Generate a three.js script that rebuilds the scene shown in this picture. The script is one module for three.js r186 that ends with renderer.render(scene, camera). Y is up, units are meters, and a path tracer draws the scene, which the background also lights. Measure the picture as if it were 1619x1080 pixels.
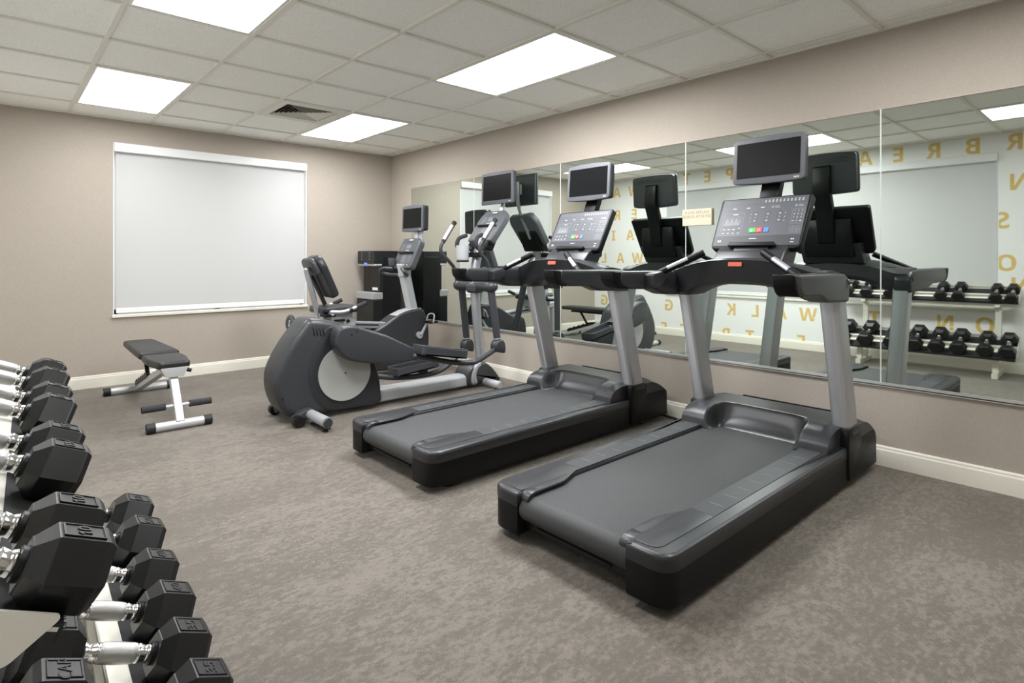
import * as THREE from 'three';
import { RoundedBoxGeometry } from 'three/addons/geometries/RoundedBoxGeometry.js';
import { mergeGeometries, toCreasedNormals } from 'three/addons/utils/BufferGeometryUtils.js';
import { FontLoader } from 'three/addons/loaders/FontLoader.js';
import { TextGeometry } from 'three/addons/geometries/TextGeometry.js';
import { RectAreaLightUniformsLib } from 'three/addons/lights/RectAreaLightUniformsLib.js';

// ---------------------------------------------------------------- camera, sky, exposure
const scene = new THREE.Scene();
const renderer = new THREE.WebGLRenderer({ antialias: true });
renderer.toneMapping = THREE.LinearToneMapping;
renderer.toneMappingExposure = 1.2;
renderer.shadowMap.enabled = true;
RectAreaLightUniformsLib.init();

const IMG_W = 1619, IMG_H = 1080, FOCAL = 910.28, PPX = 813.2, PPY = 408.9;
const camera = new THREE.PerspectiveCamera(2 * Math.atan(IMG_H / 2 / FOCAL) * 180 / Math.PI, IMG_W / IMG_H, 0.05, 60);
camera.position.set(0, 1.153, 0);
const YAW = 42.194 * Math.PI / 180;
camera.lookAt(Math.sin(YAW), 1.153, -Math.cos(YAW));
camera.setViewOffset(IMG_W, IMG_H, IMG_W / 2 - PPX, IMG_H / 2 - PPY, IMG_W, IMG_H);
camera.updateProjectionMatrix();

scene.background = new THREE.Color(0.86, 0.93, 1.0);      // an even overcast sky outside the shaded windows
scene.backgroundIntensity = 1.2;
const PANEL_LIGHT = 20;                                   // radiance of the ceiling light panels

// room: x towards the mirror wall, -z towards the wall with the window
const XL = -0.24, XR = 3.68, ZB = -6.337, ZR = 1.45, HC = 2.421, WT = 0.16;
const TILE = 0.6096, GX = 0.488, GZ = -2.2213;

// ---------------------------------------------------------------- helpers
let seed = 7;
const rnd = () => { seed = (seed * 1664525 + 1013904223) >>> 0; return seed / 4294967296; };
const V2 = (x, y) => new THREE.Vector2(x, y);
const V3 = (x, y, z) => new THREE.Vector3(x, y, z);
const taken = {};
function numbered(name) {
  if (!(name in taken)) { taken[name] = 0; return name; }
  return name + '_' + String(++taken[name]).padStart(3, '0');
}
function clean(g) {
  let h = g.index ? g.toNonIndexed() : g;
  for (const k of Object.keys(h.attributes)) if (!['position', 'normal', 'uv'].includes(k)) h.deleteAttribute(k);
  if (!h.attributes.uv) h.setAttribute('uv', new THREE.BufferAttribute(new Float32Array(h.attributes.position.count * 2), 2));
  h.morphAttributes = {};
  return h;
}
function merged(gs) { return Array.isArray(gs) ? (gs.length === 1 ? gs[0] : mergeGeometries(gs.map(clean))) : gs; }
let OX = 0;                                                // x of the base of the thing in work
function obj(name, gs, mat, parent = scene) {
  const g = merged(gs);
  if (OX) g.translate(-OX, 0, 0);
  const m = new THREE.Mesh(g, mat);
  m.name = parent === scene ? numbered(name) : name;
  m.castShadow = m.receiveShadow = true;
  parent.add(m);
  return m;
}
function tag(o, label, category, group) { o.userData.label = label; o.userData.category = category; if (group) o.userData.group = group; return o; }
function thing(name, label, category, [x, y, z] = [0, 0, 0], group) {
  const o = new THREE.Group(); o.name = numbered(name); o.position.set(x, y, z); scene.add(o);
  return tag(o, label, category, group);
}
function struct(name, gs, mat, parent = scene) { const o = obj(name, gs, mat, parent); if (parent === scene) o.userData.kind = 'structure'; return o; }

const box = (w, h, d, x, y, z, r = 0) => { const g = r ? new RoundedBoxGeometry(w, h, d, 3, Math.min(r, w / 2.05, h / 2.05, d / 2.05)) : new THREE.BoxGeometry(w, h, d); g.translate(x, y, z); return g; };
const span = (x0, x1, y0, y1, z0, z1, r = 0) => box(Math.abs(x1 - x0), Math.abs(y1 - y0), Math.abs(z1 - z0), (x0 + x1) / 2, (y0 + y1) / 2, (z0 + z1) / 2, r);
function rod(a, b, r0, r1 = r0, seg = 20) {
  const A = V3(...a), B = V3(...b), d = B.clone().sub(A), L = d.length();
  const g = new THREE.CylinderGeometry(r1, r0, L, seg, 1);
  g.applyQuaternion(new THREE.Quaternion().setFromUnitVectors(V3(0, 1, 0), d.normalize()));
  g.translate((A.x + B.x) / 2, (A.y + B.y) / 2, (A.z + B.z) / 2);
  return g;
}
function tube(pts, r, seg = 40, round = true) {
  const c = new THREE.CatmullRomCurve3(pts.map((p) => V3(...p)), false, 'centripetal');
  const gs = [new THREE.TubeGeometry(c, seg, r, 14, false)];
  if (round) for (const p of [pts[0], pts[pts.length - 1]]) { const s = new THREE.SphereGeometry(r, 14, 10); s.translate(...p); gs.push(s); }
  return merged(gs);
}
// a closed outline with rounded corners: points are [u, v, radius]
function outline(pts, r = 0) {
  const s = new THREE.Shape(), n = pts.length;
  for (let i = 0; i < n; i++) {
    const p = V2(pts[i][0], pts[i][1]), a = V2(...pts[(i + n - 1) % n]), b = V2(...pts[(i + 1) % n]);
    const rr = Math.min(pts[i][2] ?? r, p.distanceTo(a) * 0.49, p.distanceTo(b) * 0.49);
    const p0 = p.clone().add(a.sub(p).setLength(rr)), p1 = p.clone().add(b.sub(p).setLength(rr));
    if (i) s.lineTo(p0.x, p0.y); else s.moveTo(p0.x, p0.y);
    if (rr > 1e-5) s.quadraticCurveTo(p.x, p.y, p1.x, p1.y);
  }
  s.closePath();
  return s;
}
function smooth(pts) { const s = new THREE.Shape(); const c = new THREE.CatmullRomCurve3(pts.map((p) => V3(p[0], p[1], 0)), true, 'centripetal').getPoints(pts.length * 6); s.setFromPoints(c.slice(0, -1).map((p) => V2(p.x, p.y))); return s; }
function extr(shape, z0, z1, bevel = 0, crease = 0.7, seg = 3) {
  const g = new THREE.ExtrudeGeometry(shape, { depth: Math.max(1e-4, z1 - z0 - 2 * bevel), bevelEnabled: bevel > 0, bevelSize: bevel, bevelThickness: bevel, bevelOffset: -bevel, bevelSegments: seg, curveSegments: 8 });
  g.translate(0, 0, z0 + bevel);
  return toCreasedNormals(g, crease);
}
const extrX = (shape, x0, x1, bevel, crease) => extr(shape, x0, x1, bevel, crease).rotateY(Math.PI / 2);      // shape u = -z, v = y
const extrY = (shape, y0, y1, bevel, crease) => extr(shape, y0, y1, bevel, crease).rotateX(-Math.PI / 2);     // shape u = x, v = -z
const flipU = (pts) => pts.map((p) => [-p[0], ...p.slice(1)]);
const lathe = (prof, seg = 28) => new THREE.LatheGeometry(prof.map((p) => V2(p[0], p[1])), seg);
// a slab frame for a panel that faces a person looking towards +x: local X = +z, local Y = up the panel, local Z = out of its face
function frame(c, top) {
  const up = V3(top[0] - c[0], top[1] - c[1], 0).normalize(), X = V3(0, 0, 1), Z = X.clone().cross(up);
  return new THREE.Matrix4().makeBasis(X, up, Z).setPosition(...c);
}
const rrect = (w, h, r, x = 0, y = 0) => outline([[x - w / 2, y - h / 2], [x + w / 2, y - h / 2], [x + w / 2, y + h / 2], [x - w / 2, y + h / 2]], r);

// ---------------------------------------------------------------- textures
function lattice(n) { const a = new Float32Array(n * n); for (let i = 0; i < n * n; i++) a[i] = rnd(); return a; }
function pnoise(lat, n, u, v) {           // periodic value noise, u and v in 0..n
  const i = Math.floor(u), j = Math.floor(v); let f = u - i, g = v - j; f = f * f * (3 - 2 * f); g = g * g * (3 - 2 * g);
  const i0 = ((i % n) + n) % n, i1 = (i0 + 1) % n, j0 = (((j % n) + n) % n) * n, j1 = (((j + 1) % n + n) % n) * n;
  return (lat[j0 + i0] * (1 - f) + lat[j0 + i1] * f) * (1 - g) + (lat[j1 + i0] * (1 - f) + lat[j1 + i1] * f) * g;
}
function pn2(lat, n, nx, ny, u, v) {      // periodic over nx by ny cells of an n by n lattice
  const i = Math.floor(u), j = Math.floor(v); let f = u - i, g = v - j; f = f * f * (3 - 2 * f); g = g * g * (3 - 2 * g);
  const i0 = i % nx, i1 = (i + 1) % nx, j0 = (j % ny) * n, j1 = ((j + 1) % ny) * n;
  return (lat[j0 + i0] * (1 - f) + lat[j0 + i1] * f) * (1 - g) + (lat[j1 + i0] * (1 - f) + lat[j1 + i1] * f) * g;
}
function dataTex(n, fn, srgb = true) {
  const d = new Uint8Array(n * n * 4);
  for (let j = 0; j < n; j++) for (let i = 0; i < n; i++) {
    const c = fn(i, j), k = (j * n + i) * 4;
    d[k] = Math.max(0, Math.min(255, c[0])); d[k + 1] = Math.max(0, Math.min(255, c[1])); d[k + 2] = Math.max(0, Math.min(255, c[2])); d[k + 3] = 255;
  }
  const t = new THREE.DataTexture(d, n, n, THREE.RGBAFormat);
  t.wrapS = t.wrapT = THREE.RepeatWrapping; t.magFilter = THREE.LinearFilter; t.minFilter = THREE.LinearMipmapLinearFilter; t.generateMipmaps = true;
  t.colorSpace = srgb ? THREE.SRGBColorSpace : THREE.NoColorSpace; t.needsUpdate = true;
  return t;
}
function canvasTex(w, h, draw) {
  const c = document.createElement('canvas'); c.width = w; c.height = h; draw(c.getContext('2d'), w, h);
  const t = new THREE.CanvasTexture(c); t.colorSpace = THREE.SRGBColorSpace; t.anisotropy = 8; return t;
}
// carpet: 2.4 m to a repeat, brown-grey loop pile with worn-looking pale patches in streaks along x
const CARPET_M = 2.4;
const cA = lattice(128), cB = lattice(256), cC = lattice(256), cD = lattice(128);
const carpetTex = dataTex(2048, (i, j) => {
  const u = i / 2048, v = j / 2048;
  // density of the pale yarn varies over hand-widths; the yarn itself shows as ragged flecks drawn out along x
  const dens = 0.55 * pn2(cA, 128, 6, 10, u * 6, v * 10) + 0.45 * pn2(cD, 128, 18, 40, u * 18, v * 40);
  const fleck = 0.5 * pn2(cB, 256, 80, 200, u * 80, v * 200) + 0.5 * pn2(cC, 256, 200, 256, u * 200, v * 256);
  const k = fleck * 0.75 + dens * 0.45 + 0.34 * (rnd() - 0.5);
  const a = Math.min(1, Math.max(0, (k - 0.58) * 8));
  const rib = ((i - j + 2048) % 4 < 2) ? 1 : 0;
  const pale = a * (0.35 + 0.65 * rib) + 0.12 * rib;
  const b = 0.88 + 0.24 * rnd();
  return [(96 + 34 * pale) * b, (89 + 34 * pale) * b, (80 + 33 * pale) * b];
});
const carpetBump = dataTex(256, (i, j) => { const t = ((i + j * 2) % 8 < 4 ? 130 : 60) + rnd() * 100; return [t, t, t]; }, false);
carpetBump.repeat.set(8, 8);
// linen wall covering, 0.6 m to a repeat
const lA = lattice(256), lB = lattice(256);
const linenTex = dataTex(512, (i, j) => { const t = 0.5 * pn2(lA, 256, 256, 32, i / 2, j / 16) + 0.5 * pn2(lB, 256, 32, 256, i / 16, j / 2) + 0.5 * (rnd() - 0.5) - 0.5; return [175 + 15 * t, 166 + 15 * t, 154 + 15 * t]; });
linenTex.repeat.set(1 / 0.38, 1 / 0.38);
// mineral ceiling tile, 0.6 m
const tA = lattice(64), tB = lattice(200);
const tileTex = dataTex(512, (i, j) => {
  const t = 0.6 * rnd() + 0.4 * pnoise(tA, 64, i / 8, j / 8), hole = pnoise(tB, 200, i / 2.56, j / 2.56) > 0.86 ? -34 : 0;
  return [250 + 16 * (t - 0.5) + hole, 249 + 16 * (t - 0.5) + hole, 243 + 16 * (t - 0.5) + hole];
});
const grainTex = dataTex(256, () => { const t = 120 + 120 * rnd(); return [t, t, t]; }, false);
const beltTex = dataTex(512, () => { const t = 47 + 26 * rnd() + (rnd() > 0.9 ? 34 : 0); return [t, t + 1, t + 2]; });
beltTex.repeat.set(3, 3);
const kA = lattice(64);
const knurlTex = dataTex(256, (i, j) => { const t = ((i + j) % 8 < 4 ? 255 : 0) * 0.5 + ((i - j + 256) % 8 < 4 ? 127 : 0); return [t, t, t]; }, false);
const chromeWear = dataTex(256, (i, j) => { const t = 18 + 60 * pnoise(kA, 64, i / 4, j / 4) * rnd(); return [t, t, t]; }, false);

// ---------------------------------------------------------------- materials
const std = (color, roughness, o = {}) => new THREE.MeshStandardMaterial({ color, roughness, ...o });
const M = {
  carpet: new THREE.MeshPhysicalMaterial({ color: 0xffffff, roughness: 0.7, map: carpetTex, bumpMap: carpetBump, bumpScale: 0.002, sheen: 1, sheenColor: new THREE.Color(1, 0.97, 0.92), sheenRoughness: 0.55 }),
  wall: std(0xffffff, 0.9, { map: linenTex }),
  plain: std(0xcfc8bd, 0.9),
  slab: std(0xb8b6b0, 0.9),
  tile: std(0xffffff, 0.95, { map: tileTex }),
  tee: std(0xe6e3d8, 0.6),
  trim: std(0xe6e2d4, 0.5),
  white: std(0xeeeeec, 0.5),
  valance: std(0xe9eaea, 0.42),
  shade: new THREE.MeshPhysicalMaterial({ color: 0xdcdcda, roughness: 1, transmission: 0.35, thickness: 0 }),
  glass: new THREE.MeshPhysicalMaterial({ color: 0xffffff, roughness: 0.02, transmission: 1, thickness: 0 }),
  mirror: std(0xe6eee8, 0.015, { metalness: 1 }),
  channel: std(0xdcdcd8, 0.3, { metalness: 0.6 }),
  mirrorEdge: std(0xe4ebe2, 0.35),  // pale colour stands in for light caught along the glass edges
  lampFrame: std(0xe8e6de, 0.5),
  lamp: new THREE.MeshStandardMaterial({ color: 0xffffff, emissive: new THREE.Color(1, 0.985, 0.95), emissiveIntensity: 1.6, roughness: 0.6 }),
  duct: std(0x26241f, 0.9),
  vent: std(0xdedbcf, 0.5),
  // machines
  plastic: std(0x2d2e31, 0.36, { bumpMap: grainTex, bumpScale: 0.0002 }),
  plasticDark: new THREE.MeshPhysicalMaterial({ color: 0x0c0d0e, roughness: 0.45, specularIntensity: 0.5 }),
  plasticBlack: std(0x0e0f10, 0.45),
  belt: std(0xffffff, 0.62, { map: beltTex, bumpMap: grainTex, bumpScale: 0.0007 }),
  strip: std(0x3d3f41, 0.55),
  mark: std(0x787a7a, 0.7),
  silver: std(0xbcbec3, 0.36, { metalness: 0.75 }),
  silverPaint: std(0xaeb0b2, 0.45, { metalness: 0.2 }),
  ellBody: std(0x36383b, 0.38, { bumpMap: grainTex, bumpScale: 0.0002 }),
  ellPanel: std(0x2b2d30, 0.4),
  ellTube: std(0x3a3b3f, 0.4),
  disc: std(0xa8a9a6, 0.5),
  monitorGrey: std(0x525459, 0.5),
  monitorBack: std(0x2b2d30, 0.5),
  screen: new THREE.MeshPhysicalMaterial({ color: 0x08090a, roughness: 0.35, specularIntensity: 0.25 }),
  foam: std(0x2e2f31, 0.8),
  chrome: std(0xe2e2e2, 0.14, { metalness: 1 }),
  chromeKnurl: std(0xbdbdbb, 0.26, { metalness: 1, bumpMap: knurlTex, bumpScale: 0.0001 }),
  rubber: std(0x161718, 0.33, { bumpMap: grainTex, bumpScale: 0.00008 }),
  rack: std(0xe9e6da, 0.45),
  rackRubber: std(0x222324, 0.8),
  benchSilver: std(0xc9cacb, 0.38, { metalness: 0.35 }),
  benchPad: std(0x1e1f20, 0.42),
  cap: std(0x19191a, 0.55),
  dispenser: std(0x15171a, 0.35),
  dispenserDark: std(0x0c0d0e, 0.3),
  orange: std(0xd8654c, 0.6),
  greenBtn: std(0x2fae4a, 0.5), redBtn: std(0xd8383f, 0.5), blueBtn: std(0x3f78c9, 0.5),
  label: std(0xe6e6e4, 0.6),
  ledBlue: new THREE.MeshStandardMaterial({ color: 0x3344cc, emissive: new THREE.Color(0.12, 0.2, 1), emissiveIntensity: 1.5 }),
  cord: std(0x141414, 0.6),
  cupGrey: std(0xb4b6b8, 0.5),
};
M.chromeKnurl.bumpMap.repeat.set(6, 6);

// ---------------------------------------------------------------- room
{
  const g = new THREE.PlaneGeometry(XR - XL, ZR - ZB);
  const uv = g.attributes.uv; for (let i = 0; i < uv.count; i++) uv.setXY(i, uv.getX(i) * (XR - XL) / CARPET_M, uv.getY(i) * (ZR - ZB) / CARPET_M);
  g.rotateX(-Math.PI / 2); g.translate((XL + XR) / 2, 0, (ZB + ZR) / 2);
  const under = span(XL - WT, XR + WT, -0.12, -0.004, ZB - WT, ZR + WT);
  const f = struct('floor', g, M.carpet);
  obj('subfloor', under, M.slab, f);
}
// wall_back with its window opening (outline in x,y)
const WIN_B = [0.815, 2.605, 0.635, 2.215];                // x0, x1, y0, y1
const WIN_L = [-4.93, -1.03, 0.635, 2.235];                // z0, z1, y0, y1
function holed(w0, w1, h, a) {
  const s = outline([[w0, 0], [w1, 0], [w1, h], [w0, h]]);
  const p = new THREE.Path(); p.moveTo(a[0], a[2]); p.lineTo(a[0], a[3]); p.lineTo(a[1], a[3]); p.lineTo(a[1], a[2]); p.closePath(); s.holes.push(p);
  return s;
}
{
  const g = new THREE.ExtrudeGeometry(holed(XL - WT, XR + WT, HC + 0.3, WIN_B), { depth: WT, bevelEnabled: false }); g.translate(0, 0, ZB - WT);
  struct('wall_back', g, M.wall);
  const r = new THREE.ExtrudeGeometry(outline([[-(ZR), 0], [-(ZB), 0], [-(ZB), HC + 0.3], [-(ZR), HC + 0.3]]), { depth: WT, bevelEnabled: false }); r.rotateY(Math.PI / 2); r.translate(XR, 0, 0);
  struct('wall_right', r, M.wall);
  const n = new THREE.ExtrudeGeometry(outline([[XL - WT, 0], [XR + WT, 0], [XR + WT, HC + 0.3], [XL - WT, HC + 0.3]]), { depth: WT, bevelEnabled: false }); n.translate(0, 0, ZR);
  struct('wall_front', n, M.wall);
}
// wall_left: white wall covering with scattered gold words (seen in the mirror)
{
  const LEN = ZR - ZB;
  const letters = [];                                      // [char, z, y]
  const row = (y, z0, text) => { for (let i = 0; i < text.length; i++) if (text[i] !== ' ') letters.push([text[i], z0 - i * 0.335, y]); };
  row(2.325, -0.90, 'RBREATHE PET'); row(2.235, -5.53, 'WA');
  row(1.92, -0.87, 'N'); row(1.86, -5.52, 'ER'); row(1.45, -0.67, 'A'); row(1.54, -1.00, 'S'); row(1.53, -5.60, 'AIM');
  row(1.11, -0.97, 'O'); row(1.16, -5.46, 'WAL'); row(0.88, -0.86, 'N');
  row(0.46, -1.14, 'ON T'); row(0.45, -2.88, 'WALKING'); row(0.46, -5.46, 'A G'); row(0.10, -0.95, 'SEDOTEFETPACER');
  const tex = canvasTex(2048, 680, (c, w, h) => {
    c.fillStyle = '#efefed'; c.fillRect(0, 0, w, h);
    c.textAlign = 'center'; c.textBaseline = 'middle'; c.fillStyle = '#dcbd73';
    const px = h / (HC + 0.3);
    for (const [ch, z, y] of letters) {
      c.save(); c.translate((ZR - z) / LEN * w, h - y * px); c.scale(1, 0.92);
      c.font = '600 ' + Math.round(0.25 * px) + 'px sans-serif'; c.fillText(ch, 0, 0);
      c.restore();
      if (rnd() > 0.45) { c.fillStyle = '#efefed'; c.fillRect((ZR - z) / LEN * w - 30 + 50 * rnd(), h - (y - 0.03) * px, 14, 3); c.fillStyle = '#dcbd73'; }
    }
  });
  const paper = std(0xffffff, 0.7, { map: tex });
  const g = new THREE.ExtrudeGeometry(holed(-ZR, -ZB, HC + 0.3, [-WIN_L[1], -WIN_L[0], WIN_L[2], WIN_L[3]]), { depth: WT, bevelEnabled: false });
  const p = g.attributes.position, uv = g.attributes.uv;
  for (let i = 0; i < p.count; i++) uv.setXY(i, (p.getX(i) + ZR) / LEN, p.getY(i) / (HC + 0.3));
  g.rotateY(Math.PI / 2); g.translate(XL - WT, 0, 0);
  struct('wall_left', g, paper);
}
// baseboards
{
  const prof = [[0, 0], [0.016, 0], [0.016, 0.088, 0.002], [0.011, 0.094, 0.002], [0.011, 0.103, 0.002], [0.006, 0.111, 0.003], [0, 0.111]];
  const mk = (len) => extr(outline(prof), 0, len, 0, 0.3);
  // profile u is away from the wall, run along its length
  const put = (name, len, turn, x, z) => { const g = mk(len); g.rotateY(turn); g.translate(x, 0, z); struct(name, g, M.trim); };
  put('baseboard_back', XR - XL - 0.034, -Math.PI / 2, XR - 0.017, ZB);      // u -> +z
  put('baseboard_right', ZR - ZB - 0.002, Math.PI, XR, ZR - 0.001);       // u -> -x
  put('baseboard_left', ZR - ZB - 0.002, 0, XL, ZB + 0.001);              // u -> +x
  put('baseboard_front', XR - XL - 0.034, Math.PI / 2, XL + 0.017, ZR);   // u -> -z
}
// ceiling: slab, tee bars and lay-in tiles
const LIGHTS = [];
{
  const c = new THREE.Group(); c.name = 'ceiling'; c.userData.kind = 'structure'; scene.add(c);
  obj('ceiling_slab', span(XL - WT, XR + WT, HC + 0.3, HC + 0.42, ZB - WT, ZR + WT), M.slab, c);
  const xs = [XL], zs = [ZB];
  for (let x = GX - TILE * 3; x < XR; x += TILE) if (x > XL + 0.03 && x < XR - 0.03) xs.push(x); xs.push(XR);
  for (let z = GZ - TILE * 12; z < ZR; z += TILE) if (z > ZB + 0.03 && z < ZR - 0.03) zs.push(z); zs.push(ZR);
  const tb = 0.0235;
  const close = (a, b) => Math.abs(a - b) < 0.05;
  const midLight = (x, z) => (close(x, GX) || close(x, GX + 3 * TILE)) && [GZ - TILE, GZ - 5 * TILE, GZ + 3 * TILE].some((e) => close(z, e));
  for (const x of xs.slice(1, -1)) obj('tee_bar', span(x - tb / 2, x + tb / 2, HC, HC + 0.03, ZB, ZR), M.tee, c);
  for (const z of zs.slice(1, -1)) for (let i = 0; i + 1 < xs.length; i++) if (!midLight(xs[i], z)) obj('tee_bar', span(xs[i] + (i ? tb / 2 : 0), xs[i + 1] - (i + 2 < xs.length ? tb / 2 : 0), HC + 0.001, HC + 0.03, z - tb / 2, z + tb / 2), M.tee, c);
  for (const [x0, x1, z0, z1] of [[XL, XL + 0.022, ZB, ZR], [XR - 0.022, XR, ZB, ZR], [XL, XR, ZB, ZB + 0.022], [XL, XR, ZR - 0.022, ZR]]) obj('wall_angle', span(x0, x1, HC, HC + 0.03, z0, z1), M.tee, c);
  const near = close;
  const isLight = (x, z) => (near(x, GX) || near(x, GX + 3 * TILE)) && [GZ, GZ - TILE, GZ - 4 * TILE, GZ - 5 * TILE, GZ + 4 * TILE, GZ + 3 * TILE].some((e) => near(z, e - TILE));
  const isVent = (x, z) => near(x, GX + 2 * TILE) && near(z, GZ - 5 * TILE);
  for (let i = 0; i + 1 < xs.length; i++) for (let j = 0; j + 1 < zs.length; j++) {
    if (isLight(xs[i], zs[j]) || isVent(xs[i], zs[j])) continue;
    const w = xs[i + 1] - xs[i], d = zs[j + 1] - zs[j];
    const g = box(w - 0.010, 0.016, d - 0.010, 0, 0, 0);
    const p = g.attributes.position, uv = g.attributes.uv, ou = rnd(), ov = rnd();
    for (let k = 0; k < p.count; k++) uv.setXY(k, p.getX(k) / 0.6 + ou, p.getZ(k) / 0.6 + ov);
    g.translate((xs[i] + xs[i + 1]) / 2, HC + 0.012 + 0.008, (zs[j] + zs[j + 1]) / 2);
    obj('ceiling_tile', g, M.tile, c);
  }
  const rows = [[GZ - 6 * TILE, GZ - 4 * TILE], [GZ - 2 * TILE, GZ], [GZ + 2 * TILE, GZ + 4 * TILE]];
  const cols = [[GX, 'white panel ceiling light nearest the weight bench', 'large white panel ceiling light at the top edge, second from the window wall', 'white panel ceiling light above the dumbbell rack, seen only in the mirror'],
    [GX + 3 * TILE, 'white panel ceiling light beside the air vent', 'large white panel ceiling light over the two treadmills', 'white panel ceiling light behind the viewer on the mirror side']];
  for (const [x, ...labels] of cols) rows.forEach(([z0, z1], k) => LIGHTS.push([x, z0, z1, labels[k], (x === GX ? [0.5, 1.1, 0.1] : [0.75, 1.4, 0.65])[k]]));
}
// ---------------------------------------------------------------- ceiling lights
for (const [x, z0, z1, label, strength] of LIGHTS) {            // per-panel strength, tuned by hand to shape the uneven light
  const cx = x + TILE / 2, cz = (z0 + z1) / 2, t = thing('ceiling_light', label, 'light', [cx, HC, cz], 'panel lights in the ceiling grid');
  const w = TILE - 0.026, d = 2 * TILE - 0.026;
  const ring = new THREE.Shape(); ring.moveTo(-w / 2, -d / 2); ring.lineTo(w / 2, -d / 2); ring.lineTo(w / 2, d / 2); ring.lineTo(-w / 2, d / 2); ring.closePath();
  const hole = new THREE.Path(), iw = w / 2 - 0.016, id = d / 2 - 0.016; hole.moveTo(-iw, -id); hole.lineTo(-iw, id); hole.lineTo(iw, id); hole.lineTo(iw, -id); hole.closePath(); ring.holes.push(hole);
  obj('frame', extrY(ring, 0.002, 0.03), M.lampFrame, t);
  obj('diffuser', span(-iw - 0.004, iw + 0.004, 0.024, 0.030, -id - 0.004, id + 0.004), M.lamp, t);
  obj('housing', span(-w / 2, w / 2, 0.03, 0.09, -d / 2, d / 2), M.lampFrame, t);
  const L = new THREE.RectAreaLight(0xfbfcff, PANEL_LIGHT * strength, 2 * iw, 2 * id);
  L.position.set(0, 0.021, 0); L.rotation.x = -Math.PI / 2; L.name = 'panel_light'; t.add(L);
}
// ---------------------------------------------------------------- air vent
{
  const x0 = GX + 2 * TILE, z1 = GZ - 4 * TILE, s = TILE - 0.026, c = TILE / 2;
  const t = thing('air_vent', 'square four-way louvred air vent in the ceiling beside a light', 'air vent', [x0 + c, HC, z1 - c]);
  const ringShape = (o, i) => { const r = outline([[-o, -o], [o, -o], [o, o], [-o, o]]); const p = new THREE.Path(); p.moveTo(-i, -i); p.lineTo(-i, i); p.lineTo(i, i); p.lineTo(i, -i); p.closePath(); r.holes.push(p); return r; };
  obj('face_plate', extrY(ringShape(s / 2, s / 2 - 0.075), 0.0, 0.02), M.vent, t);
  obj('duct', span(-s / 2 + 0.05, s / 2 - 0.05, 0.075, 0.08, -s / 2 + 0.05, s / 2 - 0.05), M.duct, t);
  for (let k = 0; k < 7; k++) {
    const r = s / 2 - 0.085 - k * 0.03;
    for (let a = 0; a < 4; a++) {
      const g = new THREE.BufferGeometry(), y0 = 0.001, y1 = 0.016, q = r - 0.016;
      const A = [[-r, y0, r], [r, y0, r], [q, y1, q], [-q, y1, q]], pos = [];
      for (const n of [0, 1, 2, 0, 2, 3]) pos.push(...A[n]);
      for (const n of [0, 2, 1, 0, 3, 2]) pos.push(A[n][0], A[n][1] + 0.003, A[n][2]);
      g.setAttribute('position', new THREE.Float32BufferAttribute(pos, 3)); g.rotateY(a * Math.PI / 2); g.computeVertexNormals();
      obj('louvre', clean(g), M.vent, t);
    }
  }
}
// ---------------------------------------------------------------- windows with roller shades
function windowUnit(n, len, y0, y1, place, label) {
  // local: u along the wall 0..len, y up, depth d outward of the room (negative inside)
  const w = new THREE.Group(); w.name = 'window_' + n; w.userData.kind = 'structure'; scene.add(w);
  const put = (name, g, mat, parent = w) => { place(g); return obj(name, g, mat, parent); };
  const H = y1 - y0, fr = 0.045;
  put('window_frame', merged([span(0, len, y0, y0 + fr, 0.09, 0.14), span(0, len, y1 - fr, y1, 0.09, 0.14), span(0, fr, y0, y1, 0.09, 0.14), span(len - fr, len, y0, y1, 0.09, 0.14)]), M.white);
  const panes = Math.max(2, Math.round(len / 1.0));
  for (let k = 0; k < panes; k++) {
    put('pane', span(len * k / panes + 0.01, len * (k + 1) / panes - 0.01, y0 + 0.02, y1 - 0.02, 0.113, 0.117), M.glass);
    if (k) put('mullion', span(len * k / panes - 0.02, len * k / panes + 0.02, y0, y1, 0.09, 0.14), M.white);
  }
  put('window_sill', merged([span(-0.012, len + 0.012, y0 - 0.022, y0 + 0.004, -0.022, 0.1, 0.004)]), M.trim);
  const rv = 0.006;
  put('reveal', merged([span(0, rv, y0, y1, 0.0, 0.09), span(len - rv, len, y0, y1, 0.0, 0.09)]), M.white);
  const s = new THREE.Group(); s.name = numbered('roller_shade'); scene.add(s); tag(s, label, 'roller shade');
  put('valance', span(0.004, len - 0.004, y1 - 0.085, y1 - 0.004, -0.03, 0.06, 0.006), M.valance, s);
  put('shade_cloth', span(0.02, len - 0.024, y0 + 0.06, y1 - 0.08, 0.022, 0.0235), M.shade, s);
  put('hem_bar', span(0.02, len - 0.024, y0 + 0.018, y0 + 0.062, 0.016, 0.03, 0.004), M.valance, s);
  return s;
}
windowUnit(1, WIN_B[1] - WIN_B[0], WIN_B[2], WIN_B[3], (g) => { g.rotateY(Math.PI); g.translate(WIN_B[1], 0, ZB); }, 'white roller shade drawn down over the window in the taupe wall');
windowUnit(2, WIN_L[1] - WIN_L[0], WIN_L[2], WIN_L[3], (g) => { g.rotateY(-Math.PI / 2); g.translate(XL, 0, WIN_L[0]); }, 'wide white roller shade on the lettered wall, reflected in the mirror');
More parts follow.
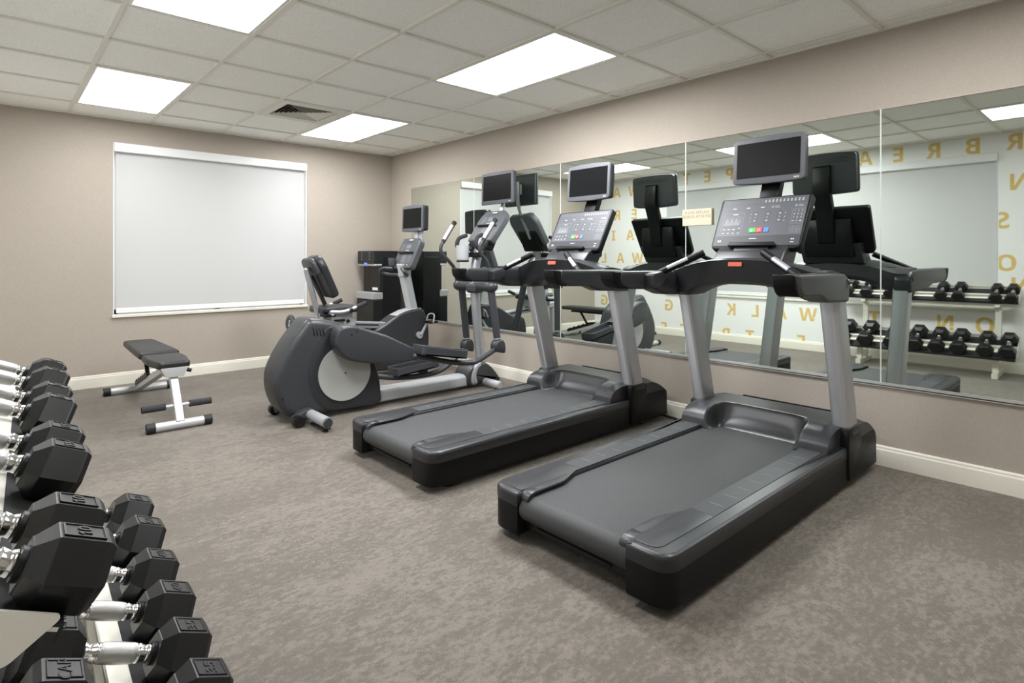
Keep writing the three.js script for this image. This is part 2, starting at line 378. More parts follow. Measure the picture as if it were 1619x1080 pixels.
// ---------------------------------------------------------------- mirrors
{
  const zs = [-5.885, -4.672, -3.452, -2.2275, -1.0075, 0.212];
  const labels = ['wall mirror panel nearest the window wall, behind the water dispenser and bike', 'wall mirror panel behind the elliptical trainer screen', 'wall mirror panel behind the back treadmill console',
    'wall mirror panel behind the near treadmill console, with the small sign at its edge', 'wall mirror panel at the end nearest the viewer, showing the dumbbell rack'];
  for (let k = 0; k < 5; k++) {
    const cz = (zs[k] + zs[k + 1]) / 2, L = zs[k + 1] - zs[k];
    const t = thing('wall_mirror', labels[k], 'mirror', [XR, 0.455, cz], 'mirror panels along the wall');
    obj('glass', span(-0.006, -0.0005, 0.0, 1.53, -L / 2 + 0.002, L / 2 - 0.002), M.mirror, t);
    for (const e of [-1, 1]) obj('polished_edge', span(-0.0062, -0.001, 0, 1.53, e * (L / 2 - 0.0032), e * (L / 2 - 0.0004)), M.mirrorEdge, t);
  }
  const ch = obj('mirror_channel', merged([span(XR - 0.011, XR - 0.0005, 0.438, 0.453, zs[0], zs[5], 0.003), span(XR - 0.011, XR - 0.008, 0.445, 0.464, zs[0], zs[5])]), M.channel);
  tag(ch, 'thin metal channel running along the bottom of the mirrors', 'trim');
  const tex = canvasTex(512, 268, (c, w, h) => {
    c.fillStyle = '#d9cdb4'; c.fillRect(0, 0, w, h);
    c.fillStyle = '#6b4a2c'; c.textAlign = 'center'; c.textBaseline = 'middle'; c.font = '62px serif';
    c.fillText('PLEASE REPLACE', w / 2, h * 0.2, w * 0.86); c.fillText('REMOTE AFTER USE', w / 2, h * 0.46, w * 0.96);
  });
  const s = thing('mirror_sign', 'small cream sign asking to replace the remote, stuck on the mirror', 'sign', [XR - 0.012, 1.385, -2.13]);
  obj('plate', span(-0.012, 0.004, 0, 0.116, -0.113, 0.113, 0.002), std(0xd0c3a4, 0.5), s);
  const p = new THREE.PlaneGeometry(0.222, 0.114); p.rotateY(-Math.PI / 2); p.translate(-0.0128, 0.058, 0);
  obj('print', p, std(0xffffff, 0.45, { map: tex }), s);
}
const font = await new FontLoader().loadAsync('fonts/droid/droid_sans_bold.typeface.json');
const fontLight = await new FontLoader().loadAsync('fonts/droid/droid_sans_regular.typeface.json');
// ---------------------------------------------------------------- treadmills
function panelPrint(w, h, kind) {
  return canvasTex(w, h, (c) => {
    c.fillStyle = '#4b4d52'; c.fillRect(0, 0, w, h);
    const ink = '#c9ccd0', dim = '#8b8e93';
    const txt = (s, x, y, px, col = ink, al = 'center') => { c.fillStyle = col; c.font = px + 'px sans-serif'; c.textAlign = al; c.textBaseline = 'middle'; c.fillText(s, x * w, y * h); };
    const rr = (x, y, a, b, col = dim, lw = 2) => { c.strokeStyle = col; c.lineWidth = lw; c.strokeRect(x * w, y * h, a * w, b * h); };
    const bar = (x, y, bw, bh = 6, col = ink) => { c.fillStyle = col; c.fillRect(x * w - bw / 2, y * h - bh / 2, bw, bh); };   // captions too small to read
    const chev = (x, y, up) => { c.strokeStyle = ink; c.lineWidth = 5; c.beginPath(); const d = up ? -1 : 1; c.moveTo(x * w - 13, y * h - d * 6); c.lineTo(x * w, y * h + d * 6); c.lineTo(x * w + 13, y * h - d * 6); c.stroke(); };
    if (kind === 'treadmill') {
      c.fillStyle = '#303236'; c.fillRect(0, h * 0.80, w, h * 0.2); c.fillStyle = '#2b2d30'; c.fillRect(0, h * 0.795, w, 3);
      c.fillStyle = '#484a4e'; c.fillRect(0, 0, w, h * 0.14);
      for (let i = 0; i < 22; i++) txt('8', 0.06 + i * 0.042, 0.075, 40, i > 10 ? '#c4c7ca' : '#5d6065');
      for (const x of [0.16, 0.33, 0.50]) bar(x, 0.20, 46, 7);
      for (const x of [0.62, 0.88]) { c.strokeStyle = ink; c.lineWidth = 3; c.beginPath(); c.arc(x * w, 0.20 * h, 9, 0, 7); c.stroke(); c.fillStyle = dim; c.fillRect((x + 0.025) * w, 0.185 * h, 52, 6); c.fillRect((x + 0.025) * w, 0.21 * h, 60, 6); }
      c.fillStyle = '#54565b'; c.fillRect(0.06 * w, 0.36 * h, 0.22 * w, 0.22 * h); rr(0.05, 0.30, 0.25, 0.47);
      for (let i = 0; i < 18; i++) { c.fillStyle = '#84888d'; const b = 0.03 + 0.12 * Math.abs(Math.sin(i * 0.6)); c.fillRect((0.07 + i * 0.011) * w, (0.56 - b) * h, 6, b * h); }
      bar(0.19, 0.33, 62, 7); for (let i = 0; i < 3; i++) { bar(0.09 + i * 0.06, 0.65, 34); bar(0.09 + i * 0.06, 0.73, 30); }
      for (const x of [0.44, 0.58, 0.72]) { rr(x - 0.025, 0.30, 0.05, 0.22, '#2e3033', 4); chev(x, 0.345, true); chev(x, 0.485, false); txt('0', x, 0.415, 18); }
      for (let i = 0; i < 3; i++) { txt('5', 0.38, 0.34 + i * 0.08, 18); txt('4', 0.78, 0.34 + i * 0.08, 18); }
      chev(0.275, 0.63, true); chev(0.275, 0.73, false); rr(0.255, 0.60, 0.04, 0.16, '#2e3033', 4);
      rr(0.855, 0.27, 0.13, 0.30);
      ['1', '2', '3', '4', '5', '6', '7', '8', '9', '', '0', ''].forEach((s, i) => (s ? txt(s, 0.88 + (i % 3) * 0.04, 0.31 + Math.floor(i / 3) * 0.07, 24) : bar(0.88 + (i % 3) * 0.04, 0.31 + Math.floor(i / 3) * 0.07, 26, 12, i === 11 ? '#8fb08f' : dim)));
      for (let i = 0; i < 6; i++) rr(0.865 + (i % 3) * 0.04, 0.63 + Math.floor(i / 3) * 0.07, 0.03, 0.05);
      for (const x of [0.058, 0.082]) bar(x, 0.90, 18, 20); for (const x of [0.91, 0.93]) bar(x, 0.88, 14, 12); bar(0.92, 0.94, 40, 8); bar(0.47, 0.855, 90, 7);
    } else {
      c.fillStyle = '#4a4c4f'; c.fillRect(0, 0, w, h);
      bar(0.5, 0.045, 120, 26, '#d9dadb'); c.fillStyle = '#2b2d2f'; c.fillRect(0.26 * w, 0.09 * h, 0.5 * w, 0.045 * h);
      for (let i = 0; i < 14; i++) txt('8', 0.29 + i * 0.034, 0.113, 22, '#777b7f');
      c.fillStyle = '#41454a'; c.fillRect(0.34 * w, 0.2 * h, 0.33 * w, 0.17 * h); c.fillStyle = '#6d7379'; c.fillRect(0.36 * w, 0.215 * h, 0.29 * w, 0.14 * h);
      for (let i = 0; i < 7; i++) { rr(0.08 + (i % 2) * 0.1, 0.19 + i * 0.035, 0.07, 0.022, ink); txt('▲', 0.78 + (i % 2) * 0.09, 0.18 + i * 0.033, 18); }
      bar(0.5, 0.43, 110, 14, '#d9dadb'); c.fillStyle = '#1d1e20'; c.fillRect(0.05 * w, 0.505 * h, 0.9 * w, 0.035 * h);
      for (let i = 0; i < 12; i++) { rr(0.34 + (i % 3) * 0.09, 0.60 + Math.floor(i / 3) * 0.07, 0.07, 0.045, ink); txt(String((i + 1) % 10), 0.375 + (i % 3) * 0.09, 0.622 + Math.floor(i / 3) * 0.07, 18); }
      for (let i = 0; i < 8; i++) { c.fillStyle = dim; c.fillRect(0.68 * w, (0.60 + i * 0.035) * h, 0.25 * w, 5); }
      for (const x of [0.3, 0.4, 0.5, 0.8]) { c.fillStyle = '#d5d7d9'; c.fillRect(x * w, 0.93 * h, 26, 26); }
    }
  });
}
const treadPrint = std(0xffffff, 0.45, { map: panelPrint(1024, 512, 'treadmill') });
const cardioPrint = std(0xffffff, 0.5, { map: panelPrint(512, 768, 'cardio') });
const text = (s, size, depth, f = font) => { const g = new TextGeometry(s, { font: f, size, depth, curveSegments: 4 }); g.computeBoundingBox(); const b = g.boundingBox; g.translate(-(b.min.x + b.max.x) / 2, -(b.min.y + b.max.y) / 2, 0); return g; };

function monitor(t, mat, w, h, th, bez, curved, parts) {
  // mat: frame matrix with origin at the middle of the front face
  const top = curved ? 0.016 : 0.005, r = curved ? 0.028 : 0.012;
  const s = new THREE.Shape(); s.moveTo(-w / 2, -h / 2 + r); s.quadraticCurveTo(-w / 2, -h / 2, -w / 2 + r, -h / 2 + 0.002); s.quadraticCurveTo(0, -h / 2 - (curved ? 0.012 : 0), w / 2 - r, -h / 2 + 0.002); s.quadraticCurveTo(w / 2, -h / 2, w / 2, -h / 2 + r);
  s.lineTo(w / 2, h / 2 - r); s.quadraticCurveTo(w / 2, h / 2, w / 2 - r, h / 2); s.quadraticCurveTo(0, h / 2 + top, -w / 2 + r, h / 2); s.quadraticCurveTo(-w / 2, h / 2, -w / 2, h / 2 - r);
  const front = extr(s, -0.018, 0, 0.004).applyMatrix4(mat);
  obj('monitor_bezel', front, M.monitorGrey, t);
  const bk = extr(s, -th, -0.018, 0.008); bk.scale(0.975, 0.965, 1);
  const back = obj('monitor_back', bk.applyMatrix4(mat), M.monitorBack, t);
  const vents = []; for (let k = 0; k < 3; k++) vents.push(box(w * 0.75, 0.005, 0.003, 0, h * 0.36 - k * 0.011, -th - 0.0005));
  for (const v of vents) obj('vent_slot', v.applyMatrix4(mat), M.plasticBlack, back);
  obj('screen', extr(rrect(w - 2 * bez[0], h - bez[1] - bez[2], 0.003, 0, (bez[2] - bez[1]) / 2), -0.002, 0.0012).applyMatrix4(mat), M.screen, t);
  const logo = parts.logo ? text(parts.logo, 0.008, 0.0006) : box(0.022, 0.005, 0.0006, 0, 0, 0.0003); logo.translate(w / 2 - bez[0] - 0.018, -h / 2 + bez[2] * 0.5, 0.0002);
  obj('logo', logo.applyMatrix4(mat), M.label, t);
}

function treadmill() {
  const t = thing('treadmill', 'x', 'treadmill', [1.565, 0, 0], 'two black treadmills facing the mirror');
  OX = 1.565;
  const X = 1.565;
  // deck
  const bs = new THREE.Shape(); const r = 0.052, yc = 0.138, xa = 1.625, xb = 3.2;
  bs.moveTo(xa, yc + r); bs.lineTo(xb, yc + r); bs.absarc(xb, yc, r, Math.PI / 2, -Math.PI / 2, true); bs.lineTo(xa, yc - r); bs.absarc(xa, yc, r, -Math.PI / 2, -Math.PI * 1.5, true);
  const bg = extr(bs, -0.265, 0.265, 0.004, 0.6);
  { const p = bg.attributes.position, uv = bg.attributes.uv; for (let i = 0; i < p.count; i++) uv.setXY(i, p.getX(i) + p.getY(i) * 1.0, p.getZ(i)); }
  obj('running_belt', bg, M.belt, t);
  const base = obj('base_frame', merged([span(1.66, 3.45, 0.045, 0.085, -0.4, 0.4), span(1.62, 1.67, 0.05, 0.095, -0.27, 0.27, 0.006)]), M.plasticBlack, t);
  obj('frame_slot', span(1.612, 1.621, 0.066, 0.074, -0.2, 0.17), M.cord, base);
  for (const s of [-1, 1]) {
    const R = (pts) => flipU(pts.map((p) => [p[0] * s, ...p.slice(1)]));
    // side moulding with the rounded rear corner, in a lower skirt and an upper rail (top view u = x, v = -z)
    const plan = (g) => outline([[1.567 + g, -s * 0.268, 0.004], [3.24, -s * 0.268, 0.002], [3.24, -s * (0.434 - g), 0.002], [1.567 + g, -s * (0.434 - g), 0.11]]);
    obj('side_skirt', extrY(plan(0.002), 0.034, 0.1575, 0.003), M.plasticDark, t);
    const rail = obj('side_rail', extr(plan(0), 0.142, 0.2065, 0.017, 0.7, 5).rotateX(-Math.PI / 2), M.plastic, t);
    obj('rail_panel', extrY(outline([[1.60, -s * 0.274, 0.02], [1.96, -s * 0.274], [1.96, -s * 0.374], [1.60, -s * 0.374, 0.07]]), 0.2055, 0.2085, 0.001), M.plastic, t);
    obj('foot_strip', span(1.962, 3.08, 0.2055, 0.2085, s * 0.274, s * 0.374, 0.001), M.strip, t);
    for (let k = 0; k < 8; k++) obj('distance_mark', span(2.06 + k * 0.11, 2.064 + k * 0.11, 0.2080, 0.2089, s * 0.300, s * 0.355), M.mark, rail);
    // lip that guards the belt edge beside the roller: a flat tongue that wraps down over the rear
    const lip = new THREE.Shape(); lip.moveTo(1.586, 0.178); lip.quadraticCurveTo(1.588, 0.2085, 1.64, 0.2088); lip.lineTo(1.66, 0.2088); lip.lineTo(1.66, 0.1965); lip.quadraticCurveTo(1.604, 0.197, 1.598, 0.178);
    obj('belt_guard', merged([extr(lip, s > 0 ? 0.226 : -0.274, s > 0 ? 0.274 : -0.226, 0.002, 0.6), extrY(outline([[1.64, -s * 0.226, 0.01], [1.80, -s * 0.226, 0.03], [1.90, -s * 0.264, 0.03], [1.93, -s * 0.276], [1.64, -s * 0.276]]), 0.1965, 0.2088, 0.003)]), M.plastic, t);
    obj('roller_bolt', rod([1.603, 0.125, s * 0.262], [1.603, 0.125, s * 0.272], 0.012), M.silver, t);
    for (const x of [1.72, 3.36]) obj('levelling_foot', rod([x, 0, s * 0.36], [x, 0.05, s * 0.36], 0.03, 0.022), M.plasticBlack, t);
    // upright, leaning back towards the runner
    const us = extrY(outline([[3.175, -s * 0.353, 0.022], [3.175, -s * 0.437, 0.04], [3.305, -s * 0.437, 0.012], [3.305, -s * 0.353, 0.012]]), 0.29, 0.965);
    { const p = us.attributes.position; for (let i = 0; i < p.count; i++) { const y = p.getY(i); p.setX(i, p.getX(i) - (y - 0.29) * 0.262); } }
    obj('upright', us, M.silver, t);
    const col = extrY(outline([[3.165, -s * 0.345, 0.025], [3.165, -s * 0.446, 0.045], [3.318, -s * 0.446, 0.015], [3.318, -s * 0.345, 0.015]]), 0.262, 0.302, 0.004);
    obj('collar', col, M.plasticBlack, t);
    obj('upright_boot', extr(outline([[3.17, 0.036, 0.02], [3.155, 0.19], [3.165, 0.30, 0.01], [3.33, 0.285, 0.01], [3.345, 0.22, 0.02], [3.56, 0.222, 0.02], [3.585, 0.19, 0.02], [3.59, 0.036, 0.01]]), s > 0 ? 0.392 : -0.441, s > 0 ? 0.441 : -0.392, 0.006), M.plasticDark, t);
    // handrail arm, splayed outwards to the rear
    const arm = extr(outline([[2.43, 1.086, 0.012], [2.405, 1.03, 0.03], [2.47, 0.992, 0.03], [2.70, 0.984, 0.02], [2.80, 0.952, 0.02], [3.13, 0.938, 0.02], [3.145, 1.03, 0.03], [3.09, 1.078, 0.05], [2.85, 1.084]]), 0.355, 0.452, 0.014);
    const splay = (g) => { const p = g.attributes.position; for (let i = 0; i < p.count; i++) p.setZ(i, s * (p.getZ(i) + (3.13 - p.getX(i)) * 0.062)); g.computeVertexNormals(); return s < 0 ? clean(g) : g; };
    const a = obj('handrail_arm', toCreasedNormals(splay(arm), 0.6), M.plastic, t);
    const capg = extr(outline([[2.43, 1.084, 0.01], [2.362, 1.088, 0.006], [2.368, 1.04, 0.02], [2.41, 0.996, 0.025], [2.475, 0.992, 0.004], [2.43, 1.03, 0.02]]), 0.357, 0.450, 0.010);
    obj('arm_end', toCreasedNormals(splay(capg), 0.6), M.plasticDark, a);
    const em = new THREE.TorusGeometry(0.021, 0.0022, 6, 30); em.translate(3.085, 1.03, s * 0.4545); obj('emblem_ring', em, M.plasticBlack, a);
    obj('emblem_bar', merged([box(0.002, 0.036, 0.002, 3.085, 1.03, s * 0.4535), box(0.036, 0.002, 0.002, 3.085, 1.03, s * 0.4535)]), M.plasticBlack, a);
    // grip rod reaching inwards from the arm
    const b0 = [2.70, 1.055, s * 0.40], b1 = [2.825, 1.182, s * 0.165], mid = b0.map((v, k) => v + (b1[k] - v) * 0.25);
    const grip = obj('hand_grip', merged([rod(b0, b1, 0.019), rod(b1, b1.map((v, k) => v + (b1[k] - b0[k]) * 0.03), 0.0195, 0.016)]), M.plasticDark, t);
    obj('pulse_sensor', rod(b0.map((v, k) => v + (b1[k] - v) * 0.32 + (k === 1 ? 0.0022 : k === 0 ? -0.0032 : 0)), b0.map((v, k) => v + (b1[k] - v) * 0.72 + (k === 1 ? 0.0022 : k === 0 ? -0.0032 : 0)), 0.0164), M.silver, grip);
    obj('grip_mount', extr(outline([[2.61, 1.07, 0.01], [2.70, 1.085, 0.01], [2.75, 1.05, 0.01], [2.66, 0.995, 0.02], [2.61, 1.0, 0.01]]), s > 0 ? 0.33 : -0.405, s > 0 ? 0.405 : -0.33, 0.008), M.plastic, t);
    const cup = new THREE.TorusGeometry(0.042, 0.006, 8, 30); cup.rotateX(Math.PI / 2); cup.translate(3.03, 1.098, s * 0.30);
    obj('cup_holder', merged([cup, rod([3.03, 1.06, s * 0.30], [3.03, 1.0965, s * 0.30], 0.042)]), M.plasticBlack, t);
  }
  // motor hood: a height field with the scooped front
  {
    const NX = 90, NZ = 128, P = [], I = [];
    const sm = (a, b, v) => { const k = Math.min(1, Math.max(0, (v - a) / (b - a))); return k * k * (3 - 2 * k); };
    const H = (x, w) => {
      const aw = Math.abs(w);
      const side = 0.20 + 0.112 * Math.sqrt(Math.max(0, 1 - Math.pow(1 - Math.min(1, Math.max(0, (x - 2.99) / 0.16)), 2)));
      const q = Math.min(1, Math.max(0, (x - 3.07) / 0.145)), mid = 0.186 + 0.126 * q * q;
      const e = Math.pow(Math.max(0, (x - 3.0) / 0.222), 5) + Math.pow(aw / 0.262, 5);
      let y = mid + (side - mid) * sm(0.25, 1.05, e);
      y -= 0.088 * Math.pow(Math.max(0, (x - 3.40) / 0.19), 1.6);
      y -= 0.02 * sm(0.34, 0.435, aw) * sm(2.99, 3.1, x);
      return y;
    };
    const hw = (x) => 0.398 + 0.037 * sm(3.12, 3.36, x);
    const x0 = 2.99, x1 = 3.59;
    for (let i = 0; i <= NX; i++) for (let j = 0; j <= NZ; j++) { const x = x0 + (x1 - x0) * i / NX, w = (j / NZ * 2 - 1) * hw(x); P.push(x, H(x, w), w); }
    const id = (i, j) => i * (NZ + 1) + j;
    for (let i = 0; i < NX; i++) for (let j = 0; j < NZ; j++) I.push(id(i, j), id(i, j + 1), id(i + 1, j), id(i, j + 1), id(i + 1, j + 1), id(i + 1, j));
    const g = new THREE.BufferGeometry(); g.setAttribute('position', new THREE.Float32BufferAttribute(P, 3)); g.setIndex(I); g.computeVertexNormals();
    // skirt
    const S = [], quad = (a, b, y) => { S.push(...a, ...b, a[0], y, a[2], ...b, b[0], y, b[2], a[0], y, a[2]); };
    const pt = (i, j) => { const k = id(i, j) * 3; return [P[k], P[k + 1], P[k + 2]]; };
    for (let i = 0; i < NX; i++) { const f = 3.15; for (const j of [0, NZ]) quad(pt(i, j), pt(i + 1, j), pt(i, j)[0] < f ? 0.19 : 0.036); }
    for (let j = 0; j < NZ; j++) { quad(pt(NX, j), pt(NX, j + 1), 0.036); quad(pt(0, j), pt(0, j + 1), 0.186); }
    const k = new THREE.BufferGeometry(); k.setAttribute('position', new THREE.Float32BufferAttribute(S, 3)); k.computeVertexNormals();
    const hood = obj('motor_hood', merged([g, k]), M.plastic, t);
    obj('hood_slot', span(3.455, 3.463, 0.295, 0.3085, -0.25, 0.30), M.plasticBlack, hood);
  }
  // console bridge: an arch between the arms
  {
    const N = 36, ring = [[2.885, 1], [2.90, 0.55], [2.915, 0.12], [2.95, 0], [3.10, 0], [3.125, 0.2], [3.125, 0.8], [3.06, 1.0], [2.97, 1.08], [2.91, 1.06]], P = [], I = [], n = ring.length;
    for (let i = 0; i <= N; i++) {
      const w = -0.43 + 0.86 * i / N, e = Math.min(1, Math.abs(w) / 0.37), a = 1 - Math.pow(e, 2.4);
      const yb = 0.945 + 0.072 * (1 - Math.pow(Math.min(1, Math.abs(w) / 0.32), 3)), yt = 1.085 + 0.062 * a, dx = -0.03 * a;
      for (const [x, f] of ring) P.push(x + dx * (x < 3 ? 1 : 0), yb + (yt - yb) * f, w);
    }
    for (let i = 0; i < N; i++) for (let j = 0; j < n; j++) { const a = i * n + j, b = i * n + (j + 1) % n, c = a + n, d = b + n; I.push(a, c, b, b, c, d); }
    for (let j = 1; j < n - 1; j++) { I.push(0, j, j + 1); I.push(N * n, N * n + j + 1, N * n + j); }
    const g = new THREE.BufferGeometry(); g.setAttribute('position', new THREE.Float32BufferAttribute(P, 3)); g.setIndex(I);
    obj('console_bridge', toCreasedNormals(clean(g), 0.75), M.plastic, t);
    const tg = box(0.004, 0.022, 0.072, 0, 0, 0.0); tg.rotateZ(-0.12); tg.translate(2.8545, 1.124, 0); obj('safety_key_tag', tg, M.orange, t);
  }
  obj('console_pedestal', merged([extr(outline([[2.95, 1.12], [3.12, 1.12], [3.20, 1.25], [3.12, 1.26], [3.02, 1.195]], 0.01), -0.19, 0.19, 0.008)]), M.plastic, t);
  // console
  const cm = frame([3.13, 1.3525], [3.21, 1.50]); cm.setPosition(3.13, 1.3525, 0);
  const con = obj('console', extr(outline([[-0.247, -0.168, 0.035], [0.247, -0.168, 0.035], [0.256, 0.168, 0.018], [-0.256, 0.168, 0.018]]), -0.045, 0, 0.008).applyMatrix4(cm), M.plasticDark, t);
  { const g = new THREE.PlaneGeometry(0.475, 0.305); g.translate(0, 0.006, 0.0008); obj('control_panel', g.applyMatrix4(cm), treadPrint, t); }
  obj('start_button', extr(rrect(0.037, 0.030, 0.003, -0.028, -0.05), 0, 0.0035).applyMatrix4(cm), M.greenBtn, con);
  obj('stop_button', extr(rrect(0.037, 0.030, 0.003, 0.010, -0.05), 0, 0.0035).applyMatrix4(cm), M.redBtn, con);
  obj('pause_button', extr(rrect(0.027, 0.028, 0.003, 0.050, -0.05), 0, 0.0035).applyMatrix4(cm), M.blueBtn, con);
  { const s = new THREE.Shape(); s.moveTo(-0.034, -0.060); s.lineTo(-0.034, -0.044); s.lineTo(-0.021, -0.052); obj('start_mark', extr(s, 0.003, 0.0042).applyMatrix4(cm), M.label, con); }
  { const g = new THREE.TorusGeometry(0.006, 0.0014, 6, 20); g.translate(0.010, -0.05, 0.0036); obj('stop_mark', g.applyMatrix4(cm), M.label, con); }
  obj('reading_rack', extr(outline([[-0.13, -0.166, 0.006], [0.13, -0.166, 0.006], [0.125, -0.142, 0.006], [-0.125, -0.142, 0.006]]), -0.005, 0.035, 0.004).applyMatrix4(cm), M.plasticDark, t);
  obj('tray', extr(rrect(0.19, 0.03, 0.006, 0.0, -0.178), -0.02, 0.02, 0.004).applyMatrix4(cm), M.plasticBlack, t);
  // monitor on a curved neck
  const mm = frame([3.235, 1.712], [3.245, 1.85]); mm.setPosition(3.235, 1.712, 0);
  monitor(t, mm, 0.405, 0.262, 0.062, [0.024, 0.026, 0.034], true, { logo: 'HDTV' });
  { const s = outline([[3.185, 1.25], [3.24, 1.25, 0.02], [3.285, 1.47, 0.1], [3.345, 1.60, 0.05], [3.33, 1.76, 0.02], [3.295, 1.76, 0.01], [3.298, 1.62, 0.05], [3.24, 1.50, 0.1]]);
    obj('monitor_neck', extr(s, -0.053, 0.053, 0.006), M.plasticDark, t); }
  obj('console_rear_cover', extr(outline([[3.12, 1.16, 0.02], [3.215, 1.16, 0.02], [3.24, 1.30, 0.03], [3.235, 1.42, 0.02], [3.19, 1.42]]), -0.15, 0.15, 0.012), M.plasticDark, t);
  OX = 0;
  return t;
}
const tm1 = treadmill(); tm1.position.z = -1.445;
tag(tm1, 'black treadmill nearest the viewer, standing clear of the others', 'treadmill');
const tm2 = tm1.clone(); tm2.name = numbered('treadmill'); tm2.position.z = -2.765; scene.add(tm2);
tm2.userData = { label: 'black treadmill between the elliptical trainer and the nearer treadmill', category: 'treadmill', group: tm1.userData.group };
// ---------------------------------------------------------------- elliptical trainer
{
  OX = 2.4;
  const t = thing('elliptical_trainer', 'grey elliptical trainer with round silver disc and long swing handles beside the back treadmill', 'elliptical trainer', [OX, 0, -4.12]);
  const bodyPts = [[1.665, 0.722], [1.60, 0.655], [1.53, 0.565], [1.465, 0.455], [1.428, 0.36], [1.424, 0.27], [1.45, 0.16], [1.50, 0.075], [1.56, 0.036], [1.66, 0.03], [1.78, 0.032], [2.0, 0.03], [2.2, 0.03], [2.242, 0.05], [2.235, 0.16], [2.205, 0.31], [2.16, 0.44], [2.12, 0.55], [2.05, 0.625], [1.95, 0.665], [1.82, 0.702], [1.73, 0.722]];
  const body = obj('drive_housing', extr(smooth(bodyPts), -0.135, 0.135, 0.05, 0.9, 6), M.ellBody, t);
  obj('inner_panel', extr(smooth([[1.80, 0.66], [1.68, 0.5], [1.64, 0.33], [1.68, 0.16], [1.78, 0.06], [2.0, 0.04], [2.2, 0.045], [2.22, 0.16], [2.18, 0.33], [2.13, 0.5], [2.02, 0.61], [1.9, 0.65]]), -0.1365, 0.1365, 0.012, 0.9), M.ellPanel, t);
  for (const s of [-1, 1]) {
    obj('drive_disc', merged([rod([1.923, 0.312, s * 0.13], [1.923, 0.312, s * 0.150], 0.203, 0.203, 64)]), M.disc, t);
    obj('disc_hub', rod([1.923, 0.312, s * 0.149], [1.923, 0.312, s * 0.1525], 0.006), M.plasticBlack, t);
    for (let k = 0; k < 4; k++) {
      const x = 1.655 + k * 0.024, y = 0.655 - k * 0.004;
      obj('vent_slot', tube([[x, y + 0.03, s * 0.124], [x + 0.03, y, s * 0.133], [x + 0.04, y - 0.045, s * 0.136]], 0.0045, 12), M.plasticBlack, body);
    }
    for (const [x, y] of [[1.655, 0.60], [1.475, 0.19]]) obj('screw_recess', rod([x, y, s * 0.11], [x, y, s * 0.133], 0.008), M.plasticBlack, body);
    // rear wheel and stabilizer tube end
    obj('transport_wheel', merged([rod([1.545, 0.04, s * 0.20], [1.545, 0.04, s * 0.245], 0.04, 0.04, 28), rod([1.545, 0.04, s * 0.245], [1.545, 0.04, s * 0.25], 0.016)]), M.plasticBlack, t);
    obj('wheel_bracket', extr(outline([[1.53, 0.03], [1.60, 0.03], [1.665, 0.06], [1.66, 0.11, 0.02], [1.59, 0.095, 0.02], [1.525, 0.06, 0.01]]), s > 0 ? 0.13 : -0.2, s > 0 ? 0.2 : -0.13, 0.004), M.ellTube, t);
  }
  obj('rear_stabilizer', merged([rod([1.645, 0.065, -0.47], [1.645, 0.065, 0.47], 0.036, 0.036, 28)]), M.silverPaint, t);
  for (const s of [-1, 1]) { obj('stabilizer_cap', merged([rod([1.645, 0.065, s * 0.46], [1.645, 0.065, s * 0.482], 0.037, 0.028, 28)]), M.ellBody, t); obj('stabilizer_foot', merged([rod([1.645, 0.0, s * 0.43], [1.645, 0.035, s * 0.43], 0.02), span(1.62, 1.67, 0.018, 0.032, s * 0.25, s * 0.46)]), M.plasticBlack, t); }
  // base rail and front shroud
  obj('base_rail', extrX(outline(flipU([[-0.085, 0.03, 0.012], [0.085, 0.03, 0.012], [0.085, 0.11, 0.03], [0.05, 0.128, 0.02], [-0.05, 0.128, 0.02], [-0.085, 0.11, 0.03]])), 2.2, 3.2, 0.002), M.silverPaint, t);
  obj('front_shroud', extr(smooth([[3.10, 0.03], [3.085, 0.10], [3.11, 0.17], [3.18, 0.215], [3.27, 0.225], [3.36, 0.18], [3.44, 0.10], [3.48, 0.035], [3.3, 0.028]]), -0.105, 0.105, 0.035, 0.9, 5), M.ellBody, t);
  obj('shroud_band', extr(smooth([[3.125, 0.035], [3.115, 0.12], [3.15, 0.19], [3.22, 0.225], [3.25, 0.22], [3.2, 0.12], [3.21, 0.035]]), -0.109, 0.109, 0.03, 0.9), M.silverPaint, t);
  obj('front_stabilizer', rod([3.29, 0.045, -0.3], [3.29, 0.045, 0.3], 0.034, 0.034, 26), M.silverPaint, t);
  for (const s of [-1, 1]) { obj('stabilizer_cap', rod([3.29, 0.045, s * 0.295], [3.29, 0.045, s * 0.31], 0.034, 0.026), M.disc, t); obj('stabilizer_foot', rod([3.29, 0, s * 0.26], [3.29, 0.02, s * 0.26], 0.018), M.plasticBlack, t); }
  // mast
  obj('mast', tube([[3.325, 0.16, 0], [3.29, 0.45, 0], [3.26, 0.75, 0], [3.245, 0.95, 0], [3.265, 1.12, 0], [3.33, 1.32, 0]], 0.042, 40), M.silver, t);
  obj('pivot_shaft', merged([rod([3.25, 0.905, -0.2], [3.25, 0.905, 0.2], 0.048, 0.048, 26), span(3.19, 3.31, 0.84, 0.93, -0.07, 0.07, 0.03)]), M.ellBody, t);
